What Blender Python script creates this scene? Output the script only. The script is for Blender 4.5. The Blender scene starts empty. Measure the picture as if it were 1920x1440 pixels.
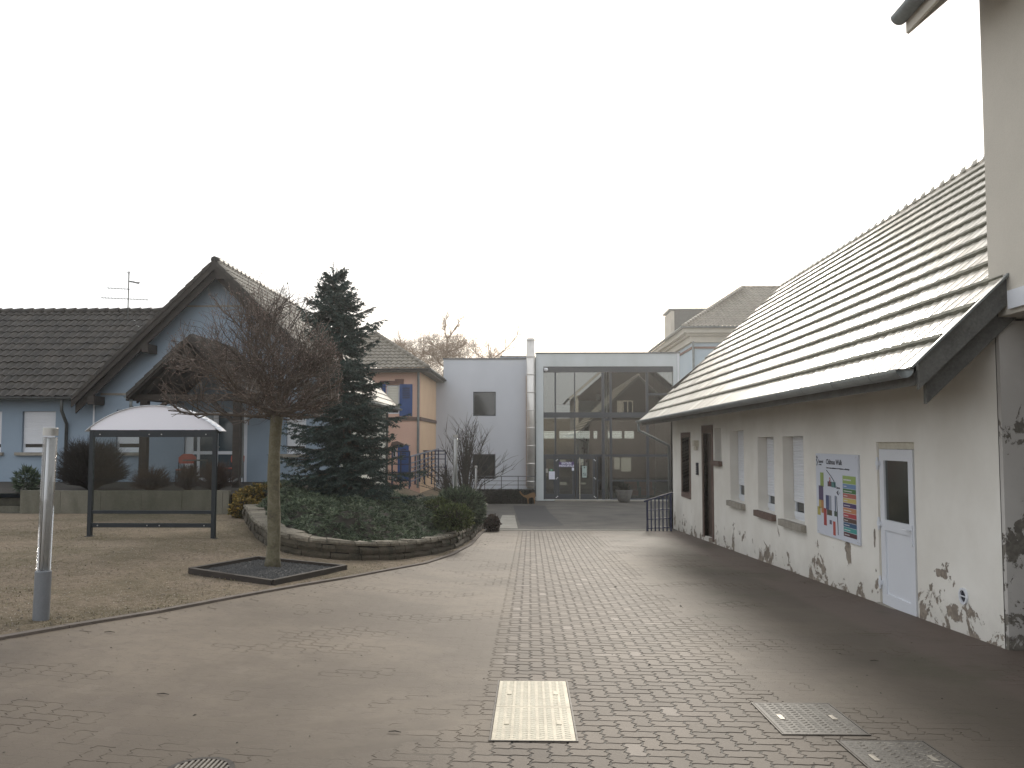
import bpy, math, random
from mathutils import Vector, Matrix, noise
R_ = math.radians
random.seed(11)
SC = bpy.context.scene
COL = SC.collection
# ------------------------------------------------------------------ camera
EYE = 1.6
FPX = 1500.0
YAW = math.atan(34/FPX)
PIT = math.atan(.055)
SHY_ = 109-.055*FPX          # small vertical lens shift, px
cd = bpy.data.cameras.new("camera"); cam = bpy.data.objects.new("camera", cd); COL.objects.link(cam)
cd.lens = 36*FPX/1920; cd.sensor_width = 36; cd.clip_end = 1500; cd.clip_start = .05; cd.shift_y = SHY_/1920
cam.location = (0, 0, EYE); cam.rotation_euler = (R_(90)+PIT, 0, YAW)
SC.camera = cam
SC.render.resolution_x = 1024; SC.render.resolution_y = 768
# ------------------------------------------------------------------ light
SUN_AZ = R_(10)      # to the right of the view axis (+Y), behind the buildings
SUN_EL = R_(21)
w = bpy.data.worlds.new("World"); SC.world = w; w.use_nodes = True
nt = w.node_tree; nt.nodes.clear()
out = nt.nodes.new('ShaderNodeOutputWorld'); bg = nt.nodes.new('ShaderNodeBackground')
sky = nt.nodes.new('ShaderNodeTexSky'); sky.sky_type = 'NISHITA'; sky.sun_disc = False
sky.sun_elevation = SUN_EL; sky.sun_rotation = SUN_AZ
sky.air_density = 1.0; sky.dust_density = 4.0; sky.ozone_density = 1.0
mx = nt.nodes.new('ShaderNodeMix'); mx.data_type = 'RGBA'; mx.inputs[0].default_value = .72
mx.inputs[7].default_value = (14.6, 14.9, 15.2, 1)      # high cloud veil
nt.links.new(sky.outputs[0], mx.inputs[6]); nt.links.new(mx.outputs[2], bg.inputs[0])
bg.inputs[1].default_value = .1
nt.links.new(bg.outputs[0], out.inputs[0])
sl = bpy.data.lights.new("sun", 'SUN'); sl.energy = 2.4; sl.angle = R_(12); sl.color = (1, .93, .82)
so = bpy.data.objects.new("sun", sl); COL.objects.link(so); so.location = (20, 40, 30)
sd = Vector((math.sin(SUN_AZ)*math.cos(SUN_EL), math.cos(SUN_AZ)*math.cos(SUN_EL), math.sin(SUN_EL)))
so.rotation_euler = sd.to_track_quat('Z', 'Y').to_euler()
vs = SC.view_settings; vs.view_transform = 'Standard'; vs.look = 'None'; vs.exposure = 0.0; vs.gamma = 1
SC.render.engine = 'CYCLES'
SC.cycles.max_bounces = 8; SC.cycles.transparent_max_bounces = 12
# ------------------------------------------------------------------ measuring: a photo pixel to a point of the place
_c, _s = math.cos(PIT), math.sin(PIT)
Fw = Vector((-math.sin(YAW)*_c, math.cos(YAW)*_c, _s)); Rt = Vector((math.cos(YAW), math.sin(YAW), 0)); Up = Rt.cross(Fw)
def ray(px, py): return Fw + Rt*((px-960)/FPX) + Up*((720+SHY_-py)/FPX)
def at(px, py, Y): d = ray(px, py); return d*(Y/d.y) + Vector((0, 0, EYE))
def onx(px, py, X): d = ray(px, py); return d*(X/d.x) + Vector((0, 0, EYE))
def ss(t): t = max(0, min(1, t)); return t*t*(3-2*t)
def gh(x, y):
    if y < 24: r = -.0435*y
    elif y < 46: r = -1.044-.0247*(y-24)
    else: r = -1.59
    l = .15-.0155*y if y < 22 else -.19
    t = ss((-x-.5-2.2*ss((y-22.5)/3))/(6-1.5*ss((y-22.5)/3)))
    if x > 0: t = 0
    return r*(1-t)+l*t
def gr(px, py, lift=0):
    d = ray(px, py); s0, s1 = 1., 90.
    for _ in range(50):
        m = (s0+s1)/2; p = d*m
        if p.z+EYE-lift > gh(p.x, p.y): s0 = m
        else: s1 = m
    p = d*s0; return Vector((p.x, p.y, gh(p.x, p.y)+lift))
# ------------------------------------------------------------------ mesh helpers
ORG = {}
class MB:
    def __init__(s): s.v = []; s.f = []
    def add(s, vs, fs):
        n = len(s.v); s.v += [tuple(p) for p in vs]; s.f += [tuple(i+n for i in f) for f in fs]; return s
    def quad(s, a, b, c, d): return s.add([a, b, c, d], [(0, 1, 2, 3)])
    def box(s, x0, y0, z0, x1, y1, z1):
        return s.add([(x0,y0,z0),(x1,y0,z0),(x1,y1,z0),(x0,y1,z0),(x0,y0,z1),(x1,y0,z1),(x1,y1,z1),(x0,y1,z1)],
                     [(0,3,2,1),(4,5,6,7),(0,1,5,4),(1,2,6,5),(2,3,7,6),(3,0,4,7)])
    def bar(s, p, q, w_, h_, up=(0,0,1)):
        p = Vector(p); q = Vector(q); d = (q-p).normalized(); up = Vector(up)
        a = d.cross(up)
        if a.length < 1e-4: a = d.cross(Vector((0,1,0)))
        a.normalize(); b = a.cross(d).normalized(); a = a*w_/2; b = b*h_/2
        return s.add([p-a-b,p+a-b,p+a+b,p-a+b,q-a-b,q+a-b,q+a+b,q-a+b],
                     [(0,1,2,3),(7,6,5,4),(0,4,5,1),(1,5,6,2),(2,6,7,3),(3,7,4,0)])
    def tube(s, pts, rad, n=8, cap=True):
        pts = [Vector(p) for p in pts]
        if not hasattr(rad, '__len__'): rad = [rad]*len(pts)
        base = len(s.v); pa = None
        for i, p in enumerate(pts):
            d = (pts[min(i+1, len(pts)-1)]-pts[max(i-1, 0)]).normalized()
            if pa is None:
                a = d.cross(Vector((0,0,1)))
                if a.length < .05: a = d.cross(Vector((1,0,0)))
            else: a = pa-d*pa.dot(d)
            a.normalize(); pa = a; b = d.cross(a)
            for k in range(n):
                t = 2*math.pi*k/n; q = p+(a*math.cos(t)+b*math.sin(t))*rad[i]; s.v.append(tuple(q))
        for i in range(len(pts)-1):
            for k in range(n):
                k2 = (k+1) % n
                s.f.append((base+i*n+k, base+i*n+k2, base+(i+1)*n+k2, base+(i+1)*n+k))
        if cap:
            s.f.append(tuple(base+k for k in reversed(range(n)))); e = base+(len(pts)-1)*n
            s.f.append(tuple(e+k for k in range(n)))
        return s
    def ext(s, poly, vec):
        poly = [Vector(p) for p in poly]; vec = Vector(vec); n = len(poly)
        return s.add(poly+[p+vec for p in poly], [tuple(range(n)), tuple(reversed(range(n, 2*n)))]+[(i, i+n, (i+1) % n+n, (i+1) % n) for i in range(n)])
    def lathe(s, c, prof, n=20):
        c = Vector(c); b = len(s.v)
        for r, z in prof:
            for k in range(n):
                t = 2*math.pi*k/n; s.v.append((c.x+r*math.cos(t), c.y+r*math.sin(t), c.z+z))
        for i in range(len(prof)-1):
            for k in range(n): s.f.append((b+i*n+k, b+i*n+(k+1) % n, b+(i+1)*n+(k+1) % n, b+(i+1)*n+k))
        s.f.append(tuple(b+k for k in reversed(range(n)))); e = b+(len(prof)-1)*n; s.f.append(tuple(e+k for k in range(n)))
        return s
    def build(s, name, mat, parent=None, smooth=False, org=None):
        o_ = Vector(org) if org is not None else (ORG[parent.name] if parent else Vector((0,0,0)))
        me = bpy.data.meshes.new(name)
        me.from_pydata([(x-o_.x, y-o_.y, z-o_.z) for x, y, z in s.v], [], s.f)
        me.materials.append(mat)
        if smooth: me.polygons.foreach_set('use_smooth', [True]*len(me.polygons))
        me.update()
        o = bpy.data.objects.new(name, me); COL.objects.link(o)
        if parent: o.parent = parent; ORG[o.name] = ORG[parent.name]
        else: o.location = o_; ORG[o.name] = o_
        return o
def thing(name, label, cat, loc, group=None):
    o = bpy.data.objects.new(name, None); COL.objects.link(o); o.location = loc; o.empty_display_size = .2
    o['label'] = label; o['category'] = cat
    if group: o['group'] = group
    ORG[o.name] = Vector(loc); return o
def tag(o, label, cat, group=None, kind=None):
    o['label'] = label; o['category'] = cat
    if group: o['group'] = group
    if kind: o['kind'] = kind
    return o
def struct(o, label=None):
    o['kind'] = 'structure'
    if label: o['label'] = label
    return o
def wallg(mb, O, U, V, N, W, H, ops, depth):
    """wall plane with rectangular openings (u0,u1,v0,v1) and reveals going back along -N"""
    O = Vector(O); U = Vector(U); V = Vector(V); N = Vector(N)
    us = sorted({0, W, *[o[0] for o in ops], *[o[1] for o in ops]}); vs_ = sorted({0, H, *[o[2] for o in ops], *[o[3] for o in ops]})
    P = lambda u, v, d=0: O+U*u+V*v-N*d
    for i in range(len(us)-1):
        for j in range(len(vs_)-1):
            cu = (us[i]+us[i+1])/2; cv = (vs_[j]+vs_[j+1])/2
            if any(o[0] < cu < o[1] and o[2] < cv < o[3] for o in ops): continue
            mb.quad(P(us[i],vs_[j]), P(us[i+1],vs_[j]), P(us[i+1],vs_[j+1]), P(us[i],vs_[j+1]))
    for a, b, c, d in ops:
        for p, q in (((a,c),(a,d)),((a,d),(b,d)),((b,d),(b,c)),((b,c),(a,c))):
            mb.quad(P(*p), P(*q), P(*q, depth), P(*p, depth))
def tiles(mb, O, U, V, length, course, tw, step, prof, umin, umax, jit=.004, moss_shade=None):
    """overlapping tile courses; prof = [(t, h)] over one tile width; umin/umax functions of v"""
    O = Vector(O); U = Vector(U).normalized(); V = Vector(V).normalized(); N = U.cross(V)
    if N.z < 0: N = -N
    k = 0; v0 = 0
    while v0 < length-.02:
        v1 = min(v0+course, length)
        lo = min(umin(v0), umin(v1)); hi = max(umax(v0), umax(v1))
        i0 = math.floor(lo/tw); i1 = math.ceil(hi/tw); rows = []
        for i in range(i0, i1):
            j = random.uniform(-jit, jit); jv = random.uniform(-jit, jit)*2
            for t, h in prof:
                u = (i+t)*tw
                ua = max(umin(v0), min(umax(v0), u)); ub = max(umin(v1), min(umax(v1), u))
                rows.append((O+U*ua+V*(v0-jv)+N*(h-.004), O+U*ua+V*(v0-jv)+N*(h+step+j), O+U*ub+V*v1+N*(h+j*.5)))
        b = len(mb.v)
        for r in rows: mb.v += [tuple(p) for p in r]
        for i in range(len(rows)-1):
            a = b+i*3; c = a+3
            mb.f.append((a, c, c+1, a+1)); mb.f.append((a+1, c+1, c+2, a+2))
        if moss_shade is not None and k > 0:  # mossy tile noses; the dark band also paints in each course's shadow line
            mr = []
            for i in range(i0*3, i1*3):
                u = i*tw/3; ua = max(umin(v0), min(umax(v0), u)); s = .022+.028*abs(noise.noise(Vector((u*2.2, k*3.1, 0))))+random.uniform(0, .012); dr = random.uniform(-.006, .006)
                hh = step+.012; mr.append((O+U*ua+V*(v0-.022+dr)+N*.002, O+U*ua+V*(v0-.018+dr)+N*(hh+.004), O+U*ua+V*(v0+s)+N*(hh+.0065), O+U*ua+V*(v0+s+.012)+N*(hh-.012)))
            b = len(moss_shade.v)
            for r in mr: moss_shade.v += [tuple(p) for p in r]
            for i in range(len(mr)-1):
                q = b+i*4; c = q+4
                for z in range(3): moss_shade.f.append((q+z, c+z, c+z+1, q+z+1))
        v0 += course; k += 1
WAVE = [(0,0),(.12,.018),(.3,.044),(.48,.052),(.66,.036),(.84,.008)]
FLAT = [(0,-.012),(.045,-.012),(.07,.010),(.45,.004),(.92,.012),(.965,.017)]
def slats(mb, O, U, V, N, W, H, p=.05, d=.010):
    O = Vector(O); U = Vector(U); V = Vector(V); N = Vector(N); n = max(2, int(H/p)); p = H/n
    for i in range(n):
        a = O+V*(i*p)
        prof = [a, a+N*d+V*(.18*p), a+N*d+V*(.82*p), a+V*p]
        for j in range(3): mb.quad(prof[j], prof[j]+U*W, prof[j+1]+U*W, prof[j+1])
# ------------------------------------------------------------------ materials
def nodes(name):
    m = bpy.data.materials.new(name); m.use_nodes = True; t = m.node_tree
    b = t.nodes['Principled BSDF']; return m, t, b
def C4(c): return (c[0], c[1], c[2], 1)
def mat(name, c1, c2=None, scale=3., rough=.8, bump=0., bscale=60., metal=0., spec=.4, fine=.35, stretch=None, c3=None, coat=0):
    m, t, b = nodes(name)
    c2 = c2 or tuple(x*.8 for x in c1)
    g = t.nodes.new('ShaderNodeNewGeometry'); src = g.outputs['Position']
    if stretch:
        mp = t.nodes.new('ShaderNodeMapping'); mp.inputs['Scale'].default_value = stretch
        t.links.new(src, mp.inputs[0]); src = mp.outputs[0]
    n1 = t.nodes.new('ShaderNodeTexNoise'); n1.inputs['Scale'].default_value = scale; n1.inputs['Detail'].default_value = 6; n1.inputs['Roughness'].default_value = .6
    n2 = t.nodes.new('ShaderNodeTexNoise'); n2.inputs['Scale'].default_value = bscale; n2.inputs['Detail'].default_value = 3
    t.links.new(src, n1.inputs['Vector']); t.links.new(src, n2.inputs['Vector'])
    mf = t.nodes.new('ShaderNodeMix'); mf.data_type = 'FLOAT'; mf.inputs[0].default_value = fine
    t.links.new(n1.outputs[0], mf.inputs[2]); t.links.new(n2.outputs[0], mf.inputs[3])
    r = t.nodes.new('ShaderNodeValToRGB'); r.color_ramp.elements[0].position = .34; r.color_ramp.elements[1].position = .66
    r.color_ramp.elements[0].color = C4(c2); r.color_ramp.elements[1].color = C4(c1)
    if c3: e = r.color_ramp.elements.new(.5); e.color = C4(c3)
    t.links.new(mf.outputs[0], r.inputs[0]); t.links.new(r.outputs[0], b.inputs['Base Color'])
    b.inputs['Roughness'].default_value = rough; b.inputs['Metallic'].default_value = metal
    b.inputs['Specular IOR Level'].default_value = spec; b.inputs['Coat Weight'].default_value = coat
    if bump:
        bp = t.nodes.new('ShaderNodeBump'); bp.inputs['Strength'].default_value = bump; bp.inputs['Distance'].default_value = .02
        t.links.new(mf.outputs[0], bp.inputs['Height']); t.links.new(bp.outputs[0], b.inputs['Normal'])
    return m
def glass(name, tint, refl, rough=.02, gcol=(1,1,1)):
    m, t, b = nodes(name); t.nodes.remove(b); o = t.nodes['Material Output']
    tr = t.nodes.new('ShaderNodeBsdfTransparent'); tr.inputs[0].default_value = C4(tint)
    gl = t.nodes.new('ShaderNodeBsdfGlossy'); gl.inputs['Roughness'].default_value = rough; gl.inputs[0].default_value = C4(gcol)
    lw = t.nodes.new('ShaderNodeLayerWeight'); lw.inputs[0].default_value = .25
    ma = t.nodes.new('ShaderNodeMath'); ma.operation = 'MULTIPLY_ADD'; ma.inputs[1].default_value = .6; ma.inputs[2].default_value = refl
    ma.use_clamp = True
    t.links.new(lw.outputs['Fresnel'], ma.inputs[0])
    ms = t.nodes.new('ShaderNodeMixShader'); t.links.new(ma.outputs[0], ms.inputs[0]); t.links.new(tr.outputs[0], ms.inputs[1]); t.links.new(gl.outputs[0], ms.inputs[2])
    t.links.new(ms.outputs[0], o.inputs[0]); return m
class G:
    """small node-maths helper"""
    def __init__(s, t): s.t = t
    def m(s, op, a, b=0., c=0., clamp=False):
        n = s.t.nodes.new('ShaderNodeMath'); n.operation = op; n.use_clamp = clamp
        for i, x in enumerate((a, b, c)):
            if hasattr(x, 'is_linked') or isinstance(x, bpy.types.NodeSocket): s.t.links.new(x, n.inputs[i])
            else: n.inputs[i].default_value = x
        return n.outputs[0]
    def step(s, x, a, b):
        n = s.t.nodes.new('ShaderNodeMapRange'); n.interpolation_type = 'SMOOTHSTEP'; n.inputs[1].default_value = a; n.inputs[2].default_value = b
        s.t.links.new(x, n.inputs[0]); return n.outputs[0]
    def mix(s, f, a, b):
        n = s.t.nodes.new('ShaderNodeMix'); n.data_type = 'RGBA'
        for i, x in ((0, f), (6, a), (7, b)):
            if isinstance(x, bpy.types.NodeSocket): s.t.links.new(x, n.inputs[i])
            elif i == 0: n.inputs[0].default_value = x
            else: n.inputs[i].default_value = C4(x)
        return n.outputs[2]
    def noise(s, vec, scale, detail=5, rough=.6, dist=0):
        n = s.t.nodes.new('ShaderNodeTexNoise'); n.inputs['Scale'].default_value = scale; n.inputs['Detail'].default_value = detail
        n.inputs['Roughness'].default_value = rough; n.inputs['Distortion'].default_value = dist; s.t.links.new(vec, n.inputs['Vector']); return n.outputs[0]
    def pos(s):
        g = s.t.nodes.new('ShaderNodeNewGeometry'); sp = s.t.nodes.new('ShaderNodeSeparateXYZ'); s.t.links.new(g.outputs['Position'], sp.inputs[0])
        return g, g.outputs['Position'], sp.outputs[0], sp.outputs[1], sp.outputs[2]
    def bump(s, b, h, st=.5, d=.01):
        n = s.t.nodes.new('ShaderNodeBump'); n.inputs['Strength'].default_value = st; n.inputs['Distance'].default_value = d
        s.t.links.new(h, n.inputs['Height']); s.t.links.new(n.outputs[0], b.inputs['Normal'])
def paving_mat(name, joint):
    m, t, b = nodes(name); g = G(t); ge, P, X, Y, Z = g.pos()
    wob = g.m('MULTIPLY', g.m('SUBTRACT', g.noise(P, 1.3, 6, .65), .5), 1.5)
    xw = g.m('ADD', X, g.m('MULTIPLY', wob, .5))
    left = g.step(g.m('ADD', X, g.m('MULTIPLY', wob, .12)), -.30, -.16)
    strip = g.m('MULTIPLY', left, g.m('SUBTRACT', 1, g.step(xw, 1.1, 2.0)))
    near = g.m('MULTIPLY', g.m('SUBTRACT', 1, g.step(g.m('ADD', Y, wob), 4.4, 5.6)), g.m('MULTIPLY', g.step(xw, -1.1, .0), g.m('SUBTRACT', 1, g.step(xw, 1.7, 2.7))))
    clean = g.m('MAXIMUM', strip, near)
    worn = g.m('MULTIPLY', g.step(g.noise(P, .8, 7, .7), .56, .72), .16)
    clean = g.m('MAXIMUM', clean, worn)
    big = g.noise(P, .35, 6, .6); fine = g.noise(P, 45, 4, .7); mid = g.noise(P, 4, 6, .7)
    dust = g.mix(g.step(big, .40, .60), (.104, .083, .061), (.168, .136, .101))
    dust = g.mix(g.m('MULTIPLY', g.step(mid, .45, .62), .35), dust, (.115, .09, .07))
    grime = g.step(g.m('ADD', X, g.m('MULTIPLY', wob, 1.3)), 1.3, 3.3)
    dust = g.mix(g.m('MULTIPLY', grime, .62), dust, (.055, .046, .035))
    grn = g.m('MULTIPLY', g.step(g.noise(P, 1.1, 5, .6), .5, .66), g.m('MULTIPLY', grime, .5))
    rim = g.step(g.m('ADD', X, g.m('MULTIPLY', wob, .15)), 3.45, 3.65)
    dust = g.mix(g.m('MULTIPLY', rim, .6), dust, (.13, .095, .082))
    fore_vignette = g.m('SUBTRACT', 1, g.step(g.m('ADD', Y, g.m('MULTIPLY', wob, 3.5)), 3.4, 7.5)); dust = g.mix(g.m('MULTIPLY', fore_vignette, .30), dust, (.085, .068, .052))  # dirtier foreground, with vignette darkening painted into the colour
    dust = g.mix(g.m('MULTIPLY', g.step(g.noise(P, 9, 6, .8), .52, .60), .30), dust, (.085, .068, .052))
    dust = g.mix(grn, dust, (.055, .055, .03))
    dust = g.mix(g.m('MULTIPLY', g.step(fine, .62, .75), .35), dust, (.24, .20, .16))
    if joint: col = g.mix(clean, dust, (.022, .018, .013))
    else:
        rn = ge.outputs['Random Per Island']
        pv = g.mix(rn, (.102, .083, .066), (.168, .138, .111))
        pv = g.mix(g.step(rn, .95, .99), pv, (.23, .195, .165))
        pv = g.mix(g.m('MULTIPLY', grime, .5), pv, (.06, .052, .043))
        pv = g.mix(g.m('MULTIPLY', g.step(mid, .4, .7), .4), pv, dust)
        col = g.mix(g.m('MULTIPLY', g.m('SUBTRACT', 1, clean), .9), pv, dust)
        g.bump(b, g.m('ADD', fine, mid), .35, .006)
    t.links.new(col, b.inputs['Base Color'])
    b.inputs['Roughness'].default_value = .7; b.inputs['Specular IOR Level'].default_value = .32
    return m
def plaster_mat(name, c1, c2, peel, under=(.20, .17, .14), blobs=(), hi=.55, thr=.60):
    m, t, b = nodes(name); g = G(t); ge, P, X, Y, Z = g.pos()
    hg = g.m('ADD', Z, g.m('MULTIPLY', Y, .0435))
    n = g.noise(P, 2.4, 10, .70, .5); big = g.noise(P, .9, 5, .6); f = g.noise(P, 90, 3, .6)
    col = g.mix(g.step(big, .3, .7), c2, c1)
    dirt = g.m('MULTIPLY', g.m('SUBTRACT', 1, g.step(g.m('ADD', hg, g.m('MULTIPLY', g.noise(P, 2.2, 6, .7), .9)), .40, .95)), .5)
    col = g.mix(dirt, col, tuple(x*.72 for x in c2))
    th = g.m('ADD', thr-.09, g.m('MULTIPLY', hg, hi*.35))
    mask = g.m('MULTIPLY', g.step(g.m('SUBTRACT', n, th), 0, .008), peel)
    for (bx, by, bz, r1, r2) in blobs:
        dy = g.m('DIVIDE', g.m('SUBTRACT', Y, by), r1); dz = g.m('DIVIDE', g.m('SUBTRACT', Z, bz), r2)
        d = g.m('ADD', g.m('MULTIPLY', dy, dy), g.m('MULTIPLY', dz, dz))
        d = g.m('ADD', d, g.m('MULTIPLY', g.m('SUBTRACT', g.noise(P, 7, 8, .7), .5), 6))
        mask = g.m('MAXIMUM', mask, g.m('SUBTRACT', 1, g.step(d, .95, 1.02)))
    uc = g.mix(g.step(g.noise(P, 12, 5, .7), .4, .62), under, tuple(x*1.5 for x in under))
    col = g.mix(mask, col, uc)
    t.links.new(col, b.inputs['Base Color']); b.inputs['Roughness'].default_value = .9; b.inputs['Specular IOR Level'].default_value = .2
    g.bump(b, g.m('SUBTRACT', g.m('MULTIPLY', f, .25), mask), .6, .006)
    return m
def lawn_mat(name):
    m, t, b = nodes(name); g = G(t); ge, P, X, Y, Z = g.pos()
    a = g.noise(P, .45, 6, .65); c = g.noise(P, 3.5, 8, .8); f = g.noise(P, 16, 7, .85); s = g.noise(P, 70, 2, .5)
    col = g.mix(g.step(a, .38, .6), (.285, .225, .17), (.17, .14, .095))
    col = g.mix(g.m('MULTIPLY', g.step(c, .46, .60), .7), col, (.25, .20, .14))
    col = g.mix(g.m('MULTIPLY', g.step(f, .50, .58), .75), col, (.115, .095, .06))
    col = g.mix(g.m('MULTIPLY', g.step(s, .62, .70), .8), col, (.50, .46, .38))
    t.links.new(col, b.inputs['Base Color']); b.inputs['Roughness'].default_value = .95; b.inputs['Specular IOR Level'].default_value = .1
    g.bump(b, g.m('ADD', f, g.m('MULTIPLY', c, 2)), .9, .03)
    return m
def leafmat(name, dark, mid, light, rough=.65, scale=2.5):
    m, t, b = nodes(name); g = G(t); ge, P, X, Y, Z = g.pos(); rn = ge.outputs['Random Per Island']; n = g.noise(P, scale, 5, .65)
    v = g.m('ADD', g.m('MULTIPLY', rn, .55), g.m('MULTIPLY', n, .9)); c = g.mix(g.step(v, .45, .75), dark, mid); c = g.mix(g.step(v, .82, 1.08), c, light)
    t.links.new(c, b.inputs['Base Color']); b.inputs['Roughness'].default_value = rough; b.inputs['Specular IOR Level'].default_value = .3
    return m
def roof_mat():
    m, t, b = nodes('pale_clay_tile'); g = G(t); ge, P, X, Y, Z = g.pos()
    iy = g.m('FLOOR', g.m('DIVIDE', g.m('SUBTRACT', Y, 7.52), .215)); iz = g.m('FLOOR', g.m('DIVIDE', g.m('SUBTRACT', Z, 2.27), .42*math.sin(R_(43.5))))
    wn = t.nodes.new('ShaderNodeTexWhiteNoise'); wn.noise_dimensions = '2D'; cv = t.nodes.new('ShaderNodeCombineXYZ'); t.links.new(iy, cv.inputs[0]); t.links.new(iz, cv.inputs[1]); t.links.new(cv.outputs[0], wn.inputs['Vector'])
    n1 = g.noise(P, 1.1, 6, .65); n2 = g.noise(P, 22, 5, .7)
    col = g.mix(g.step(n1, .35, .65), (.46, .42, .345), (.62, .585, .50)); col = g.mix(g.m('MULTIPLY', wn.outputs['Value'], .45), col, (.30, .27, .215))
    col = g.mix(g.m('MULTIPLY', g.step(n2, .55, .68), .55), col, (.20, .185, .14))
    t.links.new(col, b.inputs['Base Color']); b.inputs['Specular IOR Level'].default_value = .8; b.inputs['Coat Weight'].default_value = .22; b.inputs['Coat Roughness'].default_value = .3
    t.links.new(g.m('ADD', .27, g.m('MULTIPLY', wn.outputs['Value'], .22)), b.inputs['Roughness']); g.bump(b, g.m('ADD', n2, n1), .25, .008); return m
M = {}
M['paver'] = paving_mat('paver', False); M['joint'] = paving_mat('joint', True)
M['lawn'] = lawn_mat('gravelly_lawn')
M['asphalt'] = mat('asphalt', (.135, .125, .11), (.06, .058, .054), .9, .85, .3, 60, spec=.2)
M['asphalt_dark'] = mat('asphalt_dark', (.045, .043, .042), (.032, .031, .03), 2, .8, .3, 120)
M['concrete'] = mat('concrete', (.34, .32, .28), (.23, .215, .18), 3, .9, .3, 90)
M['concrete_mossy'] = mat('concrete_mossy', (.20, .185, .15), (.085, .085, .06), 2.5, .95, .4, 70, stretch=(1, 1, .35))
M['kerbstone'] = mat('kerbstone', (.17, .14, .12), (.10, .085, .07), 5, .9, .3, 80)
M['cream'] = plaster_mat('cream_render', (.78, .755, .70), (.69, .66, .60), 1.0, blobs=[
    (0,) + tuple(onx(1590, 1035, 4.45)[1:]) + (.10, .19), (0,) + tuple(onx(1765, 1076, 4.45)[1:]) + (.16, .045),
    (0,) + tuple(onx(1640, 1010, 4.45)[1:]) + (.03, .14), (0,) + tuple(onx(1790, 1150, 4.45)[1:]) + (.14, .09)])
M['cream_pink'] = mat('pink_render_patch', (.24, .21, .195), (.19, .17, .158), 1.5, .9, .2, 90)
M['grey_peel'] = plaster_mat('peeling_grey_render', (.52, .50, .47), (.42, .40, .375), 1.0, (.12, .11, .095), hi=.20, thr=.545)
M['taupe'] = mat('taupe_render', (.60, .56, .49), (.52, .485, .42), .8, .9, .3, 80)
M['rooftile'] = roof_mat()
M['darktile'] = mat('brown_tile', (.075, .064, .053), (.022, .02, .018), 2.2, .55, .3, 25, spec=.28)
M['greytile'] = mat('weathered_tile', (.23, .205, .16), (.12, .105, .08), 2, .5, .3, 25, spec=.6)
M['zinc'] = mat('zinc', (.23, .25, .25), (.15, .165, .165), 4, .5, .1, 30, metal=.4)
M['zinc_dark'] = mat('dark_zinc', (.11, .115, .11), (.07, .072, .07), 5, .6, .15, 30, metal=.3)
M['wood_dark'] = mat('dark_wood', (.05, .04, .032), (.028, .023, .02), 3, .75, .3, 40, stretch=(1,1,4))
M['moss'] = mat('roof_moss', (.22, .215, .17), (.11, .11, .085), 6, .95, .5, 60)  # moss tone, dark enough to carry the shaded course lines
M['wood_grey'] = mat('grey_wood', (.15, .15, .14), (.08, .08, .075), 4, .8, .3, 40)
M['brown_stone'] = mat('brown_stone', (.17, .115, .095), (.10, .068, .056), 5, .85, .3, 60)
M['door_brown'] = mat('brown_door', (.06, .038, .03), (.038, .025, .02), 3, .5, .1, 60)
M['stone_sill'] = mat('stone_sill', (.36, .33, .28), (.22, .20, .17), 6, .9, .3, 80)
M['white'] = mat('white_plastic', (.70, .72, .76), (.64, .66, .70), 1, .35, 0, 50, spec=.5)
M['white_old'] = mat('old_white_paint', (.60, .57, .48), (.45, .41, .32), 8, .8, .3, 60)
M['shutter'] = mat('roller_shutter', (.74, .75, .78), (.66, .67, .70), 1.5, .5, 0, 50)
M['blue'] = mat('blue_render', (.29, .355, .43), (.24, .305, .375), .7, .92, .35, 90)
M['palewall'] = mat('pale_render', (.66, .66, .58), (.58, .58, .52), .8, .9, .2, 80)
M['paleblue'] = mat('pale_blue_render', (.46, .54, .60), (.40, .48, .54), .6, .9, .2, 60)
M['greyblue'] = mat('grey_white_render', (.58, .61, .665), (.50, .53, .58), .35, .9, .25, 70, stretch=(1,1,.5), fine=.15)
M['greygreen'] = mat('grey_green_render', (.58, .62, .64), (.47, .51, .51), .6, .9, .25, 70, stretch=(1,1,.4), fine=.15)
M['pink'] = mat('salmon_render', (.76, .50, .39), (.68, .44, .35), .8, .9, .2, 80)
M['apricot'] = mat('apricot_render', (.70, .50, .33), (.62, .43, .28), .8, .9, .2, 80)
M['shutblue'] = mat('blue_paint', (.03, .085, .26), (.02, .06, .20), 4, .5, .1, 40)
M['railblue'] = mat('navy_paint', (.022, .032, .085), (.015, .02, .055), 6, .45, 0, 40)
M['raillight'] = mat('blue_grey_rail', (.16, .18, .25), (.12, .14, .20), 3, .35, 0, 40, metal=.5)
M['anth'] = mat('anthracite_metal', (.055, .062, .072), (.042, .048, .058), 2, .4, 0, 40, metal=.2)
M['darkgreen'] = mat('dark_shelter_paint', (.020, .026, .032), (.014, .018, .022), 3, .4, 0, 40)
M['steel'] = mat('stainless_steel', (.72, .70, .67), (.58, .56, .53), 2, .38, .05, 20, metal=.55)
M['copper'] = mat('brown_plank', (.42, .27, .17), (.28, .17, .10), 3, .8, .2, 40)
M['lampgrey'] = mat('grey_lamp_paint', (.19, .20, .215), (.15, .158, .17), 2, .45, 0, 60)
M['alu'] = mat('brushed_aluminium', (.50, .49, .47), (.40, .39, .37), 5, .4, 0, 80, metal=.7)
M['plate_base'] = mat('plate_ground', (.50, .46, .36), (.30, .27, .21), 5, .6, .1, 60, metal=.2)
M['plate'] = mat('aluminium_plate', (.82, .77, .62), (.62, .57, .44), 7, .5, .1, 60, metal=.25, spec=.6)
M['plate_dark'] = mat('steel_plate', (.34, .31, .26), (.15, .135, .115), 7, .45, .2, 60, metal=.35)
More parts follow.
